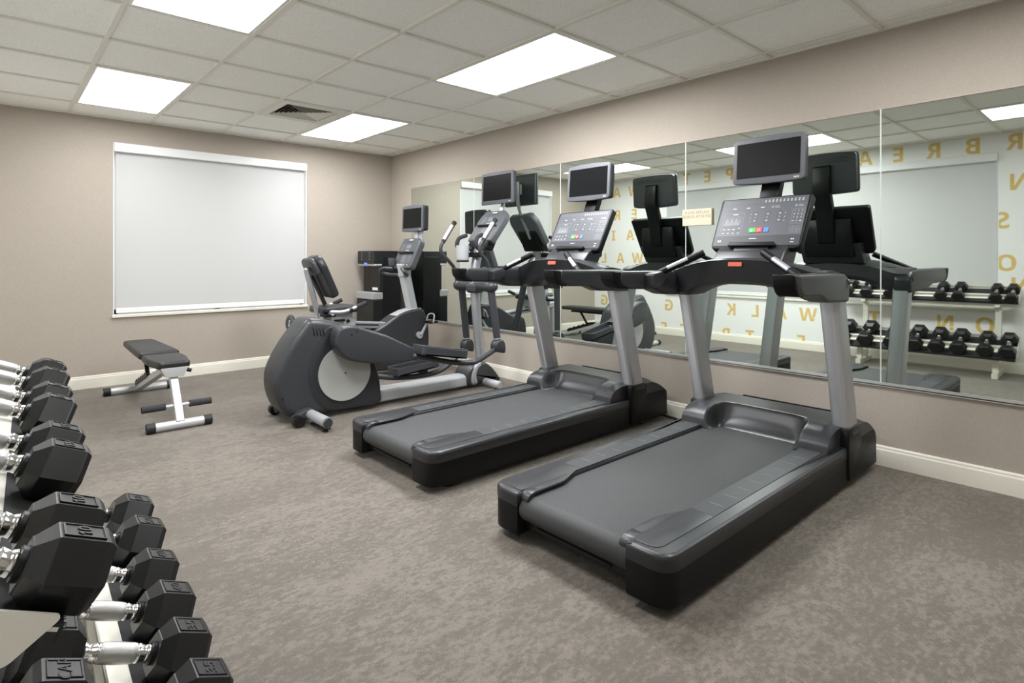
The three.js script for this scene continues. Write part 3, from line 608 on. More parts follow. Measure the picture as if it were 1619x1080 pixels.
  // pedal linkages, one high and one low
  const sides = [
    { s: 1, cover: [[1.80, 0.62, 0.06], [1.83, 0.665, 0.05], [1.93, 0.672, 0.1], [2.2, 0.575], [2.475, 0.437, 0.012], [2.475, 0.352, 0.012], [2.2, 0.362], [2.02, 0.385, 0.1], [1.87, 0.43, 0.08], [1.79, 0.53, 0.08]], zc: 0.215,
      path: [[2.44, 0.392], [2.60, 0.352], [2.80, 0.300], [2.95, 0.278], [3.04, 0.276], [3.12, 0.302], [3.29, 0.37]], pedal: [2.675, 0.368, -0.18], joint: [3.292, 0.375], lean: 0.0 },
    { s: -1, cover: [[1.75, 0.34, 0.06], [1.80, 0.40, 0.05], [1.92, 0.40, 0.06], [2.29, 0.255, 0.02], [2.29, 0.165, 0.02], [1.95, 0.18], [1.80, 0.22, 0.06]], zc: -0.215,
      path: [[2.26, 0.205], [2.50, 0.135], [2.75, 0.105], [2.98, 0.105], [3.08, 0.125], [3.18, 0.175], [3.37, 0.31]], pedal: [2.80, 0.155, 0.085], joint: [3.372, 0.315], lean: 0.1 }];
  for (const d of sides) {
    const z = d.s * 0.275;
    const cv = obj('link_cover', extr(outline(d.cover), d.zc - 0.062, d.zc + 0.062, 0.018, 0.9, 5), M.ellBody, t);
    for (const [k, f] of [[0.08, 0.9], [0.12, 0.25]]) obj('screw_recess', rod([d.cover[1][0] + k, d.cover[1][1] - 0.03 - f * 0.03, d.s * 0.27], [d.cover[1][0] + k, d.cover[1][1] - 0.03 - f * 0.03, d.s * 0.279], 0.006), M.plasticBlack, cv);
    obj('pedal_tube', tube(d.path.map(([x, y]) => [x, y, z]), 0.022, 50), M.ellTube, t);
    // pedal tray
    const PW = 0.17, PL = 0.47, out = outline([[-PL / 2, -PW / 2, 0.03], [PL / 2, -PW / 2, 0.08], [PL / 2, PW / 2, 0.08], [-PL / 2, PW / 2, 0.03]]);
    const inn = outline([[-PL / 2 + 0.012, -PW / 2 + 0.012, 0.025], [PL / 2 - 0.012, -PW / 2 + 0.012, 0.075], [PL / 2 - 0.012, PW / 2 - 0.012, 0.075], [-PL / 2 + 0.012, PW / 2 - 0.012, 0.025]]);
    const hole = new THREE.Path(inn.getPoints(8)); const wall = out.clone(); wall.holes.push(hole);
    const wg = extrY(wall, 0, 0.066, 0.002), fg = extrY(out, 0, 0.014, 0.002);
    { const p = wg.attributes.position; for (let i = 0; i < p.count; i++) { const y = p.getY(i); if (y > 0.02) { const u = p.getX(i) / (PL / 2); p.setY(i, y - 0.012 + 0.02 * u * u); } } wg.computeVertexNormals(); }
    const pos = (g) => { g.rotateZ(d.pedal[2]); g.translate(d.pedal[0], d.pedal[1], d.s * 0.24 + d.s * 0.05); return g; };
    const ped = obj('foot_pedal', pos(merged([wg, fg])), M.ellTube, t);
    obj('pedal_tread', pos(extrY(inn, 0.013, 0.017)), M.foam, ped);
    // swing arm
    const lo = [d.joint[0], d.joint[1] + 0.02, z], hi = [3.25 + d.lean * 0.2, 0.90, d.s * 0.225];
    const arm = obj('swing_arm', merged([rod(lo, hi, 0.031, 0.034, 24)]), M.ellTube, t);
    obj('arm_band', rod([lo[0] + (hi[0] - lo[0]) * 0.10, lo[1] + (hi[1] - lo[1]) * 0.10, lo[2] + (hi[2] - lo[2]) * 0.1], [lo[0] + (hi[0] - lo[0]) * 0.116, lo[1] + (hi[1] - lo[1]) * 0.116, lo[2] + (hi[2] - lo[2]) * 0.116], 0.034), M.silverPaint, arm);
    const kn = extr(smooth([[-0.055, 0.02], [-0.03, 0.06], [0.03, 0.06], [0.055, 0.01], [0.05, -0.05], [0.0, -0.045], [-0.045, -0.03]]), -0.045, 0.045, 0.014, 0.9); kn.translate(d.joint[0], d.joint[1], z);
    obj('knuckle', kn, M.ellBody, t);
    obj('knuckle_screw', rod([d.joint[0] + 0.02, d.joint[1] - 0.025, z + 0.04], [d.joint[0] + 0.02, d.joint[1] - 0.025, z + 0.047], 0.008), M.plasticBlack, t);
    const pc = new THREE.SphereGeometry(0.062, 24, 18); pc.scale(1, 0.85, 1.1); pc.translate(3.25, 0.905, d.s * 0.225);
    obj('pivot_cover', merged([pc, rod([3.25, 0.93, d.s * 0.23], [3.235, 1.0, d.s * 0.24], 0.04, 0.03, 20)]), M.ellBody, t);
    const dx = d.s > 0 ? 0.02 : 0;
    obj('swing_handle', tube([[3.235, 0.98, d.s * 0.24], [3.215, 1.05, d.s * 0.25], [3.15 + dx, 1.13, d.s * 0.262], [3.075 + dx, 1.205, d.s * 0.272], [3.068 + dx, 1.255, d.s * 0.277], [3.093 + dx, 1.305, d.s * 0.28], [3.16 + dx, 1.395, d.s * 0.282]], 0.0165, 60), M.ellTube, t);
    const g0 = [3.095 + dx, 1.305, d.s * 0.28], g1 = [3.228 + dx, 1.488, d.s * 0.285];
    const gr = obj('handle_grip', merged([rod(g0, g1, 0.020), rod(g1, g1.map((v, k) => v + (v - g0[k]) * 0.06), 0.024, 0.021)]), M.foam, t);
    obj('pulse_sensor', rod(g0.map((v, k) => v + (g1[k] - v) * 0.12 - (k === 0 ? 0.004 : 0) + (k === 2 ? 0.002 : 0)), g0.map((v, k) => v + (g1[k] - v) * 0.86 - (k === 0 ? 0.004 : 0) + (k === 2 ? 0.002 : 0)), 0.0188), M.silver, gr);
  }
  // console
  const cm = frame([3.40, 1.462], [3.505, 1.603]); cm.setPosition(3.40, 1.462, 0);
  obj('console', extr(outline([[-0.17, -0.18, 0.02], [0.17, -0.18, 0.02], [0.185, 0.10, 0.05], [0.14, 0.178, 0.06], [-0.14, 0.178, 0.06], [-0.185, 0.10, 0.05]]), -0.065, 0, 0.010).applyMatrix4(cm), M.monitorGrey, t);
  { const g = new THREE.PlaneGeometry(0.29, 0.33); g.translate(0, 0, 0.0008); obj('control_panel', g.applyMatrix4(cm), cardioPrint, t); }
  obj('reading_rack', box(0.26, 0.012, 0.03, 0, -0.012, 0.012, 0.004).applyMatrix4(cm), M.plasticBlack, t);
  obj('console_shroud', extr(outline([[3.27, 1.24, 0.02], [3.36, 1.22, 0.02], [3.46, 1.42, 0.03], [3.42, 1.46, 0.02], [3.30, 1.32, 0.02]]), -0.13, 0.13, 0.015), M.plasticDark, t);
  // fixed handlebar hooks and cup holder
  for (const s of [-1, 1]) {
    obj('fixed_handle', tube([[3.28, 1.245, s * 0.09], [3.20, 1.235, s * 0.13], [3.155, 1.27, s * 0.14], [3.17, 1.335, s * 0.135], [3.235, 1.365, s * 0.115]], 0.0185, 40), M.foam, t);
  }
  obj('accessory_shelf', span(3.19, 3.29, 1.165, 1.21, -0.10, 0.12, 0.008), M.plasticDark, t);
  obj('cup_holder', lathe([[0.001, 1.13], [0.052, 1.13], [0.055, 1.15], [0.06, 1.272], [0.055, 1.272], [0.05, 1.16], [0.001, 1.15]], 30).translate(3.15, 0, -0.05), M.cupGrey, t);
  obj('cup_base_ring', rod([3.15, 1.122, -0.05], [3.15, 1.134, -0.05], 0.056), M.plasticBlack, t);
  // television on a pole
  const mm = frame([3.512, 1.815], [3.514, 1.96]); mm.setPosition(3.512, 1.815, 0);
  monitor(t, mm, 0.455, 0.30, 0.045, [0.028, 0.026, 0.038], false, {});
  obj('monitor_bracket', box(0.02, 0.1, 0.1, 3.567, 1.82, 0, 0.004), M.silverPaint, t);
  obj('monitor_pole', tube([[3.42, 1.36, 0.02], [3.53, 1.56, 0.02], [3.573, 1.66, 0.02], [3.583, 1.72, 0.02], [3.583, 1.88, 0.02]], 0.019, 40), M.silver, t);
  OX = 0;
}
// ---------------------------------------------------------------- recumbent exercise bike
{
  OX = 2.7;
  const t = thing('recumbent_bike', 'grey recumbent exercise bike with padded seat in front of the water dispenser', 'exercise bike', [OX, 0, -5.13]);
  const body = [[2.62, 0.44], [2.75, 0.455], [2.86, 0.505], [2.98, 0.575], [3.10, 0.62], [3.20, 0.636], [3.29, 0.636], [3.335, 0.56], [3.365, 0.44], [3.37, 0.28], [3.345, 0.10], [3.31, 0.06], [2.75, 0.06], [2.62, 0.09], [2.58, 0.25]];
  obj('drive_housing', extr(smooth(body), -0.095, 0.095, 0.022, 0.8), M.plastic, t);
  obj('top_trim', extr(outline([[2.80, 0.47], [2.90, 0.525], [3.0, 0.585], [3.10, 0.624], [3.20, 0.641], [3.285, 0.642], [3.28, 0.63], [3.20, 0.628], [3.10, 0.612], [3.0, 0.573], [2.9, 0.512]]), -0.075, 0.075, 0.003), M.silverPaint, t);
  obj('seat_rail', merged([(() => { const g = box(0.98, 0.062, 0.10, 0, 0, 0, 0.008); g.rotateZ(-0.095); g.translate(2.42, 0.535, 0); return g; })()]), M.silver, t);
  obj('rail_slot', (() => { const g = box(0.3, 0.014, 0.003, 0, 0, 0); g.rotateZ(-0.095); g.translate(2.66, 0.515, 0.0505); return g; })(), M.plasticBlack, t);
  obj('rail_end_cap', (() => { const g = new THREE.SphereGeometry(0.07, 22, 16); g.scale(0.55, 1.15, 1.0); g.translate(1.965, 0.575, 0); return g; })(), M.ellBody, t);
  obj('rear_support', merged([rod([2.05, 0.56, 0], [2.0, 0.05, 0], 0.035, 0.04), rod([2.0, 0.06, 0], [2.7, 0.08, 0], 0.04)]), M.silverPaint, t);
  obj('rear_stabilizer', merged([rod([2.0, 0.04, -0.27], [2.0, 0.04, 0.27], 0.04)]), M.silverPaint, t);
  obj('front_stabilizer', merged([rod([3.2, 0.035, -0.27], [3.2, 0.035, 0.27], 0.035)]), M.plasticDark, t);
  // seat carriage
  obj('seat_carriage', merged([span(2.21, 2.50, 0.565, 0.655, -0.10, 0.13, 0.012), span(2.40, 2.52, 0.525, 0.60, 0.05, 0.14, 0.006)]), M.silverPaint, t);
  obj('adjust_lever', merged([span(2.31, 2.41, 0.575, 0.595, 0.131, 0.145, 0.004), rod([2.44, 0.575, 0.135], [2.44, 0.575, 0.16], 0.014)]), M.plasticBlack, t);
  obj('seat_cushion', extrY(outline([[2.20, -0.19, 0.05], [2.56, -0.19, 0.1], [2.56, 0.19, 0.1], [2.20, 0.19, 0.05]]), 0.655, 0.715, 0.018), M.plastic, t);
  const bm = new THREE.Matrix4().makeBasis(V3(0, 0, 1), V3(-0.43, 0.90, 0).normalize(), V3(-0.90, -0.43, 0).normalize()).setPosition(2.255, 0.985, 0);
  obj('backrest_cushion', extr(outline([[-0.12, -0.21, 0.05], [0.12, -0.21, 0.05], [0.14, 0.13, 0.06], [0.10, 0.21, 0.06], [-0.10, 0.21, 0.06], [-0.14, 0.13, 0.06]]), -0.04, 0.03, 0.02).applyMatrix4(bm), M.plastic, t);
  obj('backrest_shell', extr(outline([[-0.13, 0.05, 0.03], [0.13, 0.05, 0.03], [0.11, 0.215, 0.06], [-0.11, 0.215, 0.06]]), 0.028, 0.085, 0.02).applyMatrix4(bm), M.ellBody, t);
  obj('backrest_side', extr(outline([[-0.105, -0.27, 0.02], [-0.07, -0.27, 0.02], [-0.075, 0.1, 0.02], [-0.125, 0.1, 0.02]]), 0.035, 0.07, 0.01).applyMatrix4(bm), M.ellBody, t);
  obj('backrest_post', tube([[2.22, 0.60, 0.02], [2.17, 0.78, 0.02], [2.10, 1.05, 0.02]], 0.026, 30), M.silver, t);
  for (const s of [-1, 1]) {
    obj('seat_handle', tube([[2.24, 0.675, s * 0.23], [2.34, 0.672, s * 0.25], [2.42, 0.69, s * 0.25], [2.50, 0.72, s * 0.25]], 0.017, 30), M.silver, t);
    obj('handle_grip', rod([2.47, 0.706, s * 0.25], [2.565, 0.744, s * 0.25], 0.02), M.foam, t);
    obj('handle_collar', rod([2.40, 0.683, s * 0.25], [2.43, 0.692, s * 0.25], 0.022), M.plasticBlack, t);
  }
  obj('handle_crossbar', rod([2.25, 0.66, -0.24], [2.25, 0.66, 0.24], 0.018), M.silverPaint, t);
  { const ring = new THREE.TorusGeometry(0.048, 0.008, 8, 26); ring.rotateX(Math.PI / 2); ring.translate(2.235, 0.68, 0.17); obj('bottle_holder', merged([ring, span(2.18, 2.29, 0.63, 0.655, 0.12, 0.22, 0.008)]), M.plasticDark, t); }
  // mast, console, screen
  obj('mast', (() => { const g = span(3.175, 3.265, 0.60, 1.10, -0.05, 0.05, 0.012); const p = g.attributes.position; for (let i = 0; i < p.count; i++) p.setX(i, p.getX(i) - (p.getY(i) - 0.62) * 0.24); return g; })(), M.silverPaint, t);
  const cm = frame([3.155, 1.217], [3.223, 1.368]); cm.setPosition(3.155, 1.217, 0);
  obj('console', extr(outline([[-0.168, -0.175, 0.04], [0.168, -0.175, 0.04], [0.178, 0.12, 0.04], [0.13, 0.165, 0.06], [-0.13, 0.165, 0.06], [-0.178, 0.12, 0.04]]), -0.07, 0, 0.012).applyMatrix4(cm), M.monitorGrey, t);
  { const g = new THREE.PlaneGeometry(0.30, 0.31); g.translate(0, 0, 0.0008); obj('control_panel', g.applyMatrix4(cm), cardioPrint, t); }
  obj('reading_rack', box(0.27, 0.012, 0.025, 0, -0.005, 0.010, 0.004).applyMatrix4(cm), M.plasticBlack, t);
  obj('side_cup', merged([lathe([[0.001, 0], [0.034, 0], [0.038, 0.085], [0.034, 0.085], [0.03, 0.01], [0.001, 0.01]], 22).translate(3.07, 1.075, -0.15)]), M.monitorGrey, t);
  const mm = frame([3.221, 1.568], [3.224, 1.70]); mm.setPosition(3.221, 1.568, 0);
  monitor(t, mm, 0.40, 0.268, 0.075, [0.028, 0.03, 0.036], true, {});
  obj('monitor_neck', merged([span(3.235, 3.265, 1.30, 1.46, 0.02, 0.08, 0.006), span(3.25, 3.275, 1.32, 1.47, 0.06, 0.14, 0.004)]), M.silverPaint, t);
  for (const s of [-1, 1]) obj('handlebar', tube([[3.14, 0.985, s * 0.02], [3.09, 0.985, s * 0.10], [3.03, 0.995, s * 0.21], [2.985, 1.02, s * 0.235], [2.99, 1.05, s * 0.19], [3.04, 1.05, s * 0.10]], 0.0175, 40), M.ellTube, t);
  obj('handlebar_clamp', span(3.08, 3.16, 0.965, 1.01, -0.05, 0.05, 0.008), M.silver, t);
  // cranks and pedals
  for (const s of [-1, 1]) {
    const k = s > 0 ? 1 : -1, px = 3.24 + k * 0.085, py = 0.37 + k * 0.135;
    obj('crank_hub', rod([3.24, 0.37, s * 0.09], [3.24, 0.37, s * 0.125], 0.034, 0.034, 26), M.silverPaint, t);
    obj('crank_arm', (() => { const g = extr(outline([[-0.013, 0, 0.012], [0.013, 0, 0.012], [0.010, 0.16, 0.01], [-0.010, 0.16, 0.01]]), s > 0 ? 0.125 : -0.143, s > 0 ? 0.143 : -0.125, 0.003); g.rotateZ(k > 0 ? -0.56 : Math.PI - 0.56); g.translate(3.24, 0.37, 0); return g; })(), M.silverPaint, t);
    const pd = obj('pedal', merged([span(px - 0.05, px + 0.05, py - 0.012, py + 0.014, s * 0.15, s * 0.25, 0.006)]), M.plasticBlack, t);
    obj('pedal_strap', tube([[px - 0.03, py, s * 0.155], [px - 0.015, py + 0.075, s * 0.17], [px + 0.01, py + 0.085, s * 0.20], [px + 0.01, py + 0.07, s * 0.235], [px - 0.01, py, s * 0.25]], 0.007, 30), M.silverPaint, pd);
  }
  OX = 0;
}
// ---------------------------------------------------------------- water dispenser
{
  OX = 3.35;
  const t = thing('water_dispenser', 'tall black freestanding water dispenser in the corner beside the mirror', 'water dispenser', [OX, 0, -6.045]);
  const W = 0.20;
  obj('cabinet', merged([span(3.27, 3.52, 0.02, 1.242, -W, W, 0.006), span(3.165, 3.28, 0.02, 0.688, -W, W, 0.01)]), M.dispenser, t);
  obj('side_panel', span(3.29, 3.50, 0.06, 1.17, W - 0.002, W + 0.004, 0.002), M.dispenserDark, t);
  const head = obj('control_head', span(3.175, 3.275, 1.092, 1.242, -W, W, 0.01), M.dispenser, t);
  obj('light_strip', extrY(outline([[3.178, -W + 0.002, 0.02], [3.275, -W + 0.002], [3.275, W - 0.002], [3.178, W - 0.002, 0.02]]), 1.068, 1.092, 0.002), M.silver, t);
  obj('status_light', span(3.172, 3.176, 1.085, 1.105, -0.03, 0.03), M.ledBlue, head);
  obj('drip_tray', span(3.155, 3.285, 0.69, 0.768, -W - 0.003, W + 0.003, 0.008), M.silverPaint, t);
  obj('recess_wall', span(3.255, 3.272, 0.768, 1.07, -W + 0.004, W - 0.004), M.dispenserDark, t);
  obj('spout', rod([3.22, 1.05, 0], [3.22, 1.075, 0], 0.012), M.plasticBlack, t);
  obj('info_label', span(3.250, 3.2545, 0.79, 0.822, 0.02, 0.14), M.label, t);
  for (let k = 0; k < 6; k++) obj('touch_icon', (() => { const g = new THREE.TorusGeometry(0.010, 0.0016, 6, 18); g.rotateY(Math.PI / 2); g.translate(3.174, 1.215 - Math.floor(k / 2) * 0.035, k % 2 ? 0.09 : -0.09); return g; })(), M.mark, head);
  for (const s of [-1, 1]) for (const x of [3.2, 3.48]) obj('foot', rod([x, 0, s * 0.16], [x, 0.025, s * 0.16], 0.02), M.plasticBlack, t);
  OX = 0;
}
// ---------------------------------------------------------------- weight bench (front end towards the camera)
{
  const t = thing('weight_bench', 'adjustable flat weight bench with black pads and silver frame below the window', 'weight bench', [0.94, 0, -5.15]);
  const z0 = -5.15, zz = (z) => z - z0;
  const bar = (z, hw) => {
    obj('floor_bar', rod([-hw + 0.03, 0.034, zz(z)], [hw - 0.03, 0.034, zz(z)], 0.03, 0.03, 24), M.benchSilver, t);
    for (const s of [-1, 1]) obj('bar_cap', merged([rod([s * (hw - 0.05), 0.034, zz(z)], [s * hw, 0.034, zz(z)], 0.034, 0.034, 20)]), M.cap, t);
  };
  bar(-4.405, 0.195); bar(-5.86, 0.255);
  obj('wheel', rod([-0.262, 0.034, zz(-5.86)], [-0.256, 0.034, zz(-5.86)], 0.012), M.silverPaint, t);
  const beam = (a, b, w, h) => { // square tube in the y-z plane
    const A = V3(0, a[0], zz(a[1])), B = V3(0, b[0], zz(b[1])), d = B.clone().sub(A), g = new RoundedBoxGeometry(w, h, d.length(), 2, 0.006);
    g.rotateX(-Math.atan2(d.y, d.z)); g.translate(0, (A.y + B.y) / 2, (A.z + B.z) / 2); return g; };
  obj('front_leg', beam([0.045, -4.40], [0.345, -4.615], 0.05, 0.05), M.benchSilver, t);
  obj('roller_bar', rod([-0.21, 0.148, zz(-4.475)], [0.21, 0.148, zz(-4.475)], 0.012), M.benchSilver, t);
  for (const s of [-1, 1]) obj('foam_roller', rod([s * 0.072, 0.148, zz(-4.475)], [s * 0.21, 0.148, zz(-4.475)], 0.0225, 0.0225, 22), M.foam, t);
  obj('seat_bracket', extr(outline([[-0.055, 0.33], [0.055, 0.33], [0.085, 0.395], [-0.085, 0.395]], 0.005), zz(-4.66), zz(-4.55), 0.002), M.benchSilver, t);
  obj('main_beam', beam([0.345, -4.60], [0.36, -5.2], 0.05, 0.05), M.benchSilver, t);
  obj('rear_leg', beam([0.355, -4.80], [0.045, -5.85], 0.055, 0.05), M.benchSilver, t);
  for (const s of [-1, 1]) obj('ladder_plate', (() => { const sh = outline([[0, 0], [0.52, 0], [0.52, 0.035], [0.45, 0.05], [0.43, 0.03], [0.36, 0.05], [0.34, 0.03], [0.27, 0.05], [0.25, 0.03], [0.18, 0.05], [0.16, 0.03], [0.09, 0.05], [0, 0.03]]); const g = extr(sh, -0.002, 0.002); g.rotateY(Math.PI / 2); g.rotateX(-0.29); g.translate(s * 0.03, 0.21, zz(-5.30)); g.translate(0, 0, -0.05); return g; })(), M.plasticDark, t);
  obj('back_support', beam([0.375, -5.62], [0.16, -5.46], 0.03, 0.025), M.plasticDark, t);
  obj('pull_pin', rod([0.088, 0.365, zz(-4.6)], [0.112, 0.355, zz(-4.6)], 0.014), M.cap, t);
  const pad = (pts) => extrY(outline(pts.map(([x, z, r]) => [x, -zz(z), r])), 0.385, 0.437, 0.017);
  obj('seat_pad', pad([[-0.098, -4.553, 0.035], [0.098, -4.553, 0.035], [0.132, -4.80, 0.03], [0.125, -5.015, 0.02], [-0.125, -5.015, 0.02], [-0.132, -4.80, 0.03]]), M.benchPad, t);
  obj('back_pad', pad([[-0.135, -5.045, 0.02], [0.135, -5.045, 0.02], [0.132, -5.3, 0.05], [0.112, -5.91, 0.04], [-0.112, -5.91, 0.04], [-0.132, -5.3, 0.05]]).translate(0, 0.012, 0), M.benchPad, t);
  obj('pad_frame', merged([span(-0.06, -0.03, 0.365, 0.388, zz(-5.75), zz(-5.1)), span(0.03, 0.06, 0.365, 0.388, zz(-5.75), zz(-5.1))]), M.plasticDark, t);
}
// ---------------------------------------------------------------- dumbbell rack and dumbbells
{
  const TURN = -0.035, ORG = [0.094, 0, -1.6], TILT = 24 * Math.PI / 180, ct = Math.cos(TILT), st = Math.sin(TILT);
  const rack = thing('dumbbell_rack', 'two-tier white steel dumbbell rack along the lettered wall', 'dumbbell rack', ORG);
  rack.rotation.y = TURN;
  // shelf planes: s runs up the tilt towards the wall from below the front heads
  const tiers = [{ x: -0.023, y: 0.736, z0: 0.755, z1: -0.86, gap: 0.20 }, { x: 0.188, y: 0.228, z0: 0.755, z1: -0.86, gap: 0.25 }];
  const at = (k, s, n = 0) => [tiers[k].x - s * ct + n * st, tiers[k].y + s * st + n * ct];
  const strip = (k, s0, s1, n0, n1, z0, z1) => { const a = at(k, s0, n0), b = at(k, s1, n0), c = at(k, s1, n1), d = at(k, s0, n1); return extr(outline([a, b, c, d]), Math.min(z0, z1), Math.max(z0, z1)); };
  tiers.forEach((T, k) => {
    const w = k ? 0.085 : 0.07, g = T.gap, f = k ? 0.05 : 0.015;
    obj('front_rail', merged([strip(k, -f, g * 0.44, -0.008, -0.003, T.z0, T.z1), strip(k, g * 0.42, g * 0.44, -0.035, -0.003, T.z0, T.z1)]), M.rack, rack);
    obj('front_pad', merged([strip(k, -f, g * 0.24, -0.003, 0.0, T.z0, T.z1), strip(k, -f - 0.004, -f, -0.02, 0.0, T.z0, T.z1)]), M.rackRubber, rack);
    obj('rear_rail', merged([strip(k, g * 0.66, g + w, -0.008, -0.003, T.z0, T.z1), strip(k, g * 0.66, g * 0.68, -0.035, -0.003, T.z0, T.z1), strip(k, g + w, g + w + 0.005, -0.008, 0.03, T.z0, T.z1)]), M.rack, rack);
    obj('rear_pad', strip(k, g * 0.8, g + w * 0.9, -0.003, 0.0, T.z0, T.z1), M.rackRubber, rack);
    for (const z of [T.z0, T.z1 - 0.005]) obj('end_plate', extr(outline([[...at(k, -w * 0.2, 0.012), 0.01], [...at(k, g + w, 0.02), 0.006], [...at(k, g + w, -0.04), 0.006], [...at(k, 0.02, -0.045), 0.01]]), z, z + 0.005), M.rack, rack);
  });
  for (const z of [0.60, -0.56]) {
    const up = merged([]. concat([
      span(-0.25, 0.185, 0.0, 0.05, z - 0.025, z + 0.025, 0.004)]));
    obj('foot', up, M.rack, rack);
    obj('front_post', span(0.085, 0.135, 0.05, 0.215, z - 0.025, z + 0.025, 0.004), M.rack, rack);
    obj('rear_post', (() => { const g = span(-0.16, -0.11, 0.05, 0.735, z - 0.025, z + 0.025, 0.004); const p = g.attributes.position; for (let i = 0; i < p.count; i++) p.setX(i, p.getX(i) + 0.05 * (1 - p.getY(i) / 0.735)); return g; })(), M.rack, rack);
    obj('lower_arm', extr(outline([[-0.13, 0.305], [-0.11, 0.338], [0.14, 0.225], [0.12, 0.19]]), z - 0.02, z + 0.02), M.rack, rack);
    obj('upper_arm', extr(outline([[-0.17, 0.70], [-0.17, 0.755], [-0.01, 0.700], [-0.01, 0.675]]), z - 0.02, z + 0.02), M.rack, rack);
  }
  obj('cross_beam', span(-0.105, -0.055, 0.66, 0.71, -0.535, 0.575, 0.004), M.rack, rack);

  // one hex dumbbell: axis along x, front head at the origin, rear head at -gap
  function dumbbell(lb, hf, len, gap, mark, rearMark) {
    const g = new THREE.Group();
    const head = (dir) => {
      // hexagonal rings along the axis: [x, scale]
      const rings = [[-len * 0.5, 0.62], [-len * 0.5 + 0.002, 0.64], [-len * 0.26, 0.985], [-len * 0.24, 1.0], [len * 0.36, 1.0], [len * 0.40, 0.985], [len * 0.5, 0.86]];
      const P = [], R = hf / Math.cos(Math.PI / 6), tri = [];
      const pt = (k, a) => [dir * rings[k][0], Math.sin(a) * R * rings[k][1], Math.cos(a) * R * 1.08 * rings[k][1]];
      for (let k = 0; k + 1 < rings.length; k++) for (let e = 0; e < 6; e++) { const a = e * Math.PI / 3, b = a + Math.PI / 3; tri.push(pt(k, a), pt(k + 1, a), pt(k, b), pt(k, b), pt(k + 1, a), pt(k + 1, b)); }
      for (const k of [0, rings.length - 1]) for (let e = 0; e < 6; e++) { const a = e * Math.PI / 3; tri.push([dir * rings[k][0], 0, 0], pt(k, a), pt(k, a + Math.PI / 3)); }
      for (const q of tri) P.push(...q);
      const b = new THREE.BufferGeometry(); b.setAttribute('position', new THREE.Float32BufferAttribute(P, 3)); b.computeVertexNormals();
      if (dir < 0) { const p = b.attributes.position.array; for (let i = 0; i < p.length; i += 9) for (let c = 0; c < 3; c++) { const v = p[i + 3 + c]; p[i + 3 + c] = p[i + 6 + c]; p[i + 6 + c] = v; } b.computeVertexNormals(); }
      const uv = new Float32Array(P.length / 3 * 2); for (let i = 0; i < uv.length / 2; i++) { uv[2 * i] = P[3 * i] * 6 + P[3 * i + 1] * 6; uv[2 * i + 1] = P[3 * i + 2] * 6; }
      b.setAttribute('uv', new THREE.BufferAttribute(uv, 2));
      return b;
    };
    const R = hf / Math.cos(Math.PI / 6), fw = R * 0.98, fl = len * 0.55;
    for (const [dir, x, m] of [[1, 0, mark], [-1, -gap, rearMark]]) {
      const h = obj('head', head(dir).translate(x, 0, 0), M.rubber, g);
      const fx = x + dir * len * 0.06;
      const lip = 0.0012;
      obj('label_field', span(fx - fl / 2, fx + fl / 2, hf - 0.001, hf + 0.0006, -fw * 0.42, fw * 0.42), M.rubber, h);
      obj('label_frame', merged([span(fx - fl / 2, fx - fl / 2 + 0.002, hf, hf + 0.002, -fw * 0.42, fw * 0.42), span(fx + fl / 2 - 0.002, fx + fl / 2, hf, hf + 0.002, -fw * 0.42, fw * 0.42), span(fx - fl / 2, fx + fl / 2, hf, hf + 0.002, -fw * 0.42, -fw * 0.42 + 0.002), span(fx - fl / 2, fx + fl / 2, hf, hf + 0.002, fw * 0.42 - 0.002, fw * 0.42)]), M.rubber, h);
      const tx = text(m, Math.min(fl * 0.46, fw * 0.31), 0.0016, m.length > 2 ? fontLight : font);
      tx.scale(1.35, 1, 1); tx.rotateX(-Math.PI / 2); tx.rotateY(Math.PI / 2); tx.translate(fx, hf + 0.0004, 0);   // reads away from the viewer, tops towards the handle
      obj('number', tx, M.plasticBlack, h);
    }
    const a = -gap + len * 0.5, b = -len * 0.5, L = b - a, m = (a + b) / 2, k = lb > 25 ? 1.12 : 1;
    const prof = [[0.0125, -L / 2 - 0.004], [0.0125, -L / 2 + 0.006], [0.0165, -L / 2 + 0.008], [0.0150, -L * 0.40], [0.0140, -L * 0.36], [0.0165, -L * 0.30], [0.0165, -L * 0.28], [0.0148, -L * 0.275], [0.0148, -L * 0.255], [0.0165, -L * 0.25]].map(([r, y]) => [r * k, y]);
    const right = prof.map(([r, y]) => [r, -y]).reverse();
    const hd = lathe([...prof, ...right], 26); hd.rotateZ(Math.PI / 2); hd.translate(m, 0, 0);
    const handle = obj('handle', hd, M.chrome, g);
    const kn = lathe([[0.0165 * k, -L * 0.25], [0.0176 * k, -L * 0.2], [0.0186 * k, 0], [0.0176 * k, L * 0.2], [0.0165 * k, L * 0.25]], 26); kn.rotateZ(Math.PI / 2); kn.translate(m, 0, 0);
    obj('knurled_grip', kn, M.chromeKnurl, handle);
    for (const e of [b - 0.002, a + 0.002]) obj('rubber_collar', rod([e - 0.004, 0, 0], [e + 0.004, 0, 0], 0.02 * k), M.plasticBlack, handle);
    return g;
  }
  const size = { 10: [0.0425, 0.084, 0.196], 15: [0.0458, 0.084, 0.20], 20: [0.0492, 0.082, 0.20], 25: [0.0525, 0.086, 0.205], 30: [0.0555, 0.093, 0.235], 35: [0.0583, 0.099, 0.24], 40: [0.061, 0.104, 0.245], 50: [0.0653, 0.111, 0.25] };
  const kinds = {};
  for (const lb of Object.keys(size)) kinds[lb] = dumbbell(+lb, ...size[lb], lb === '25' ? 'CAP' : lb, lb === '25' ? '25' : 'CAP');
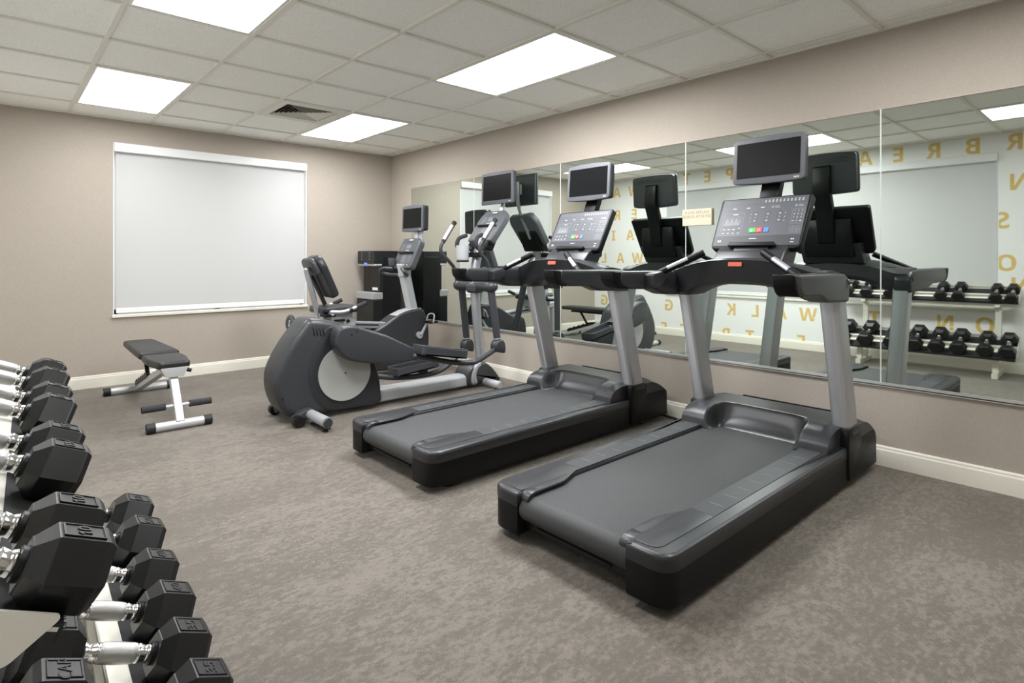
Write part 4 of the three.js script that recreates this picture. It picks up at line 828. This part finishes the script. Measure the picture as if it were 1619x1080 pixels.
  const set = [
    [0, 10, -0.892, 'black hex dumbbell marked 10 at the near end of the top shelf'], [0, 10, -1.015, 'black hex dumbbell marked 10, second along the top shelf behind the end one'],
    [0, 15, -1.305, 'black hex dumbbell marked 15, nearer of the two fifteens on the top shelf'], [0, 15, -1.452, 'black hex dumbbell marked 15, farther of the two fifteens on the top shelf'],
    [0, 20, -1.735, 'black hex dumbbell, fifth from the near end of the top shelf, just past the fifteens'], [0, 20, -1.90, 'black hex dumbbell, sixth from the near end of the top shelf'],
    [0, 25, -2.125, 'black hex dumbbell, second from the far end of the top shelf'], [0, 25, -2.31, 'black hex dumbbell at the far end of the top shelf towards the window wall'],
    [1, 30, -0.905, 'black hex dumbbell at the near end of the lower shelf, seen in the mirror'], [1, 30, -1.07, 'black hex dumbbell second from the near end of the lower shelf, seen in the mirror'],
    [1, 35, -1.275, 'black hex dumbbell marked 35 at the bottom edge, nearer of the two thirty-fives'], [1, 35, -1.45, 'black hex dumbbell marked 35, farther of the two thirty-fives on the lower shelf'],
    [1, 40, -1.632, 'black hex dumbbell marked 40, nearer of the two forties on the lower shelf'], [1, 40, -1.84, 'black hex dumbbell marked 40, farther of the two forties on the lower shelf'],
    [1, 50, -2.08, 'black hex dumbbell on the lower shelf just past the forties'], [1, 50, -2.30, 'black hex dumbbell at the far end of the lower shelf']];
  const used = new Set();
  for (const [k, lb, z, label] of set) {
    const o = used.has(lb) ? kinds[lb].clone() : kinds[lb]; used.add(lb);
    o.name = numbered('hex_dumbbell'); scene.add(o);
    o.userData = { label, category: 'dumbbell', group: k ? 'dumbbells on the lower shelf' : 'dumbbells on the top shelf' };
    const lz = (z - ORG[2]), n = size[lb][0] + 0.0005, [lx, ly] = at(k, 0, n);
    const c = Math.cos(TURN), s = Math.sin(TURN);
    o.position.set(ORG[0] + lx * c + lz * s, ly, ORG[2] - lx * s + lz * c);
    o.rotation.set(0, TURN, -TILT, 'YXZ');
  }
}
// ---------------------------------------------------------------- power cord behind the back treadmill
{
  const c = obj('power_cord', tube([[3.60, 0.02, -2.42], [3.60, 0.012, -2.25], [3.52, 0.010, -2.16], [3.40, 0.010, -2.14], [3.3, 0.010, -2.2]], 0.008, 50), M.cord);
  tag(c, 'short black power cord lying on the carpet between the two treadmills', 'cord');
}
renderer.render(scene, camera);
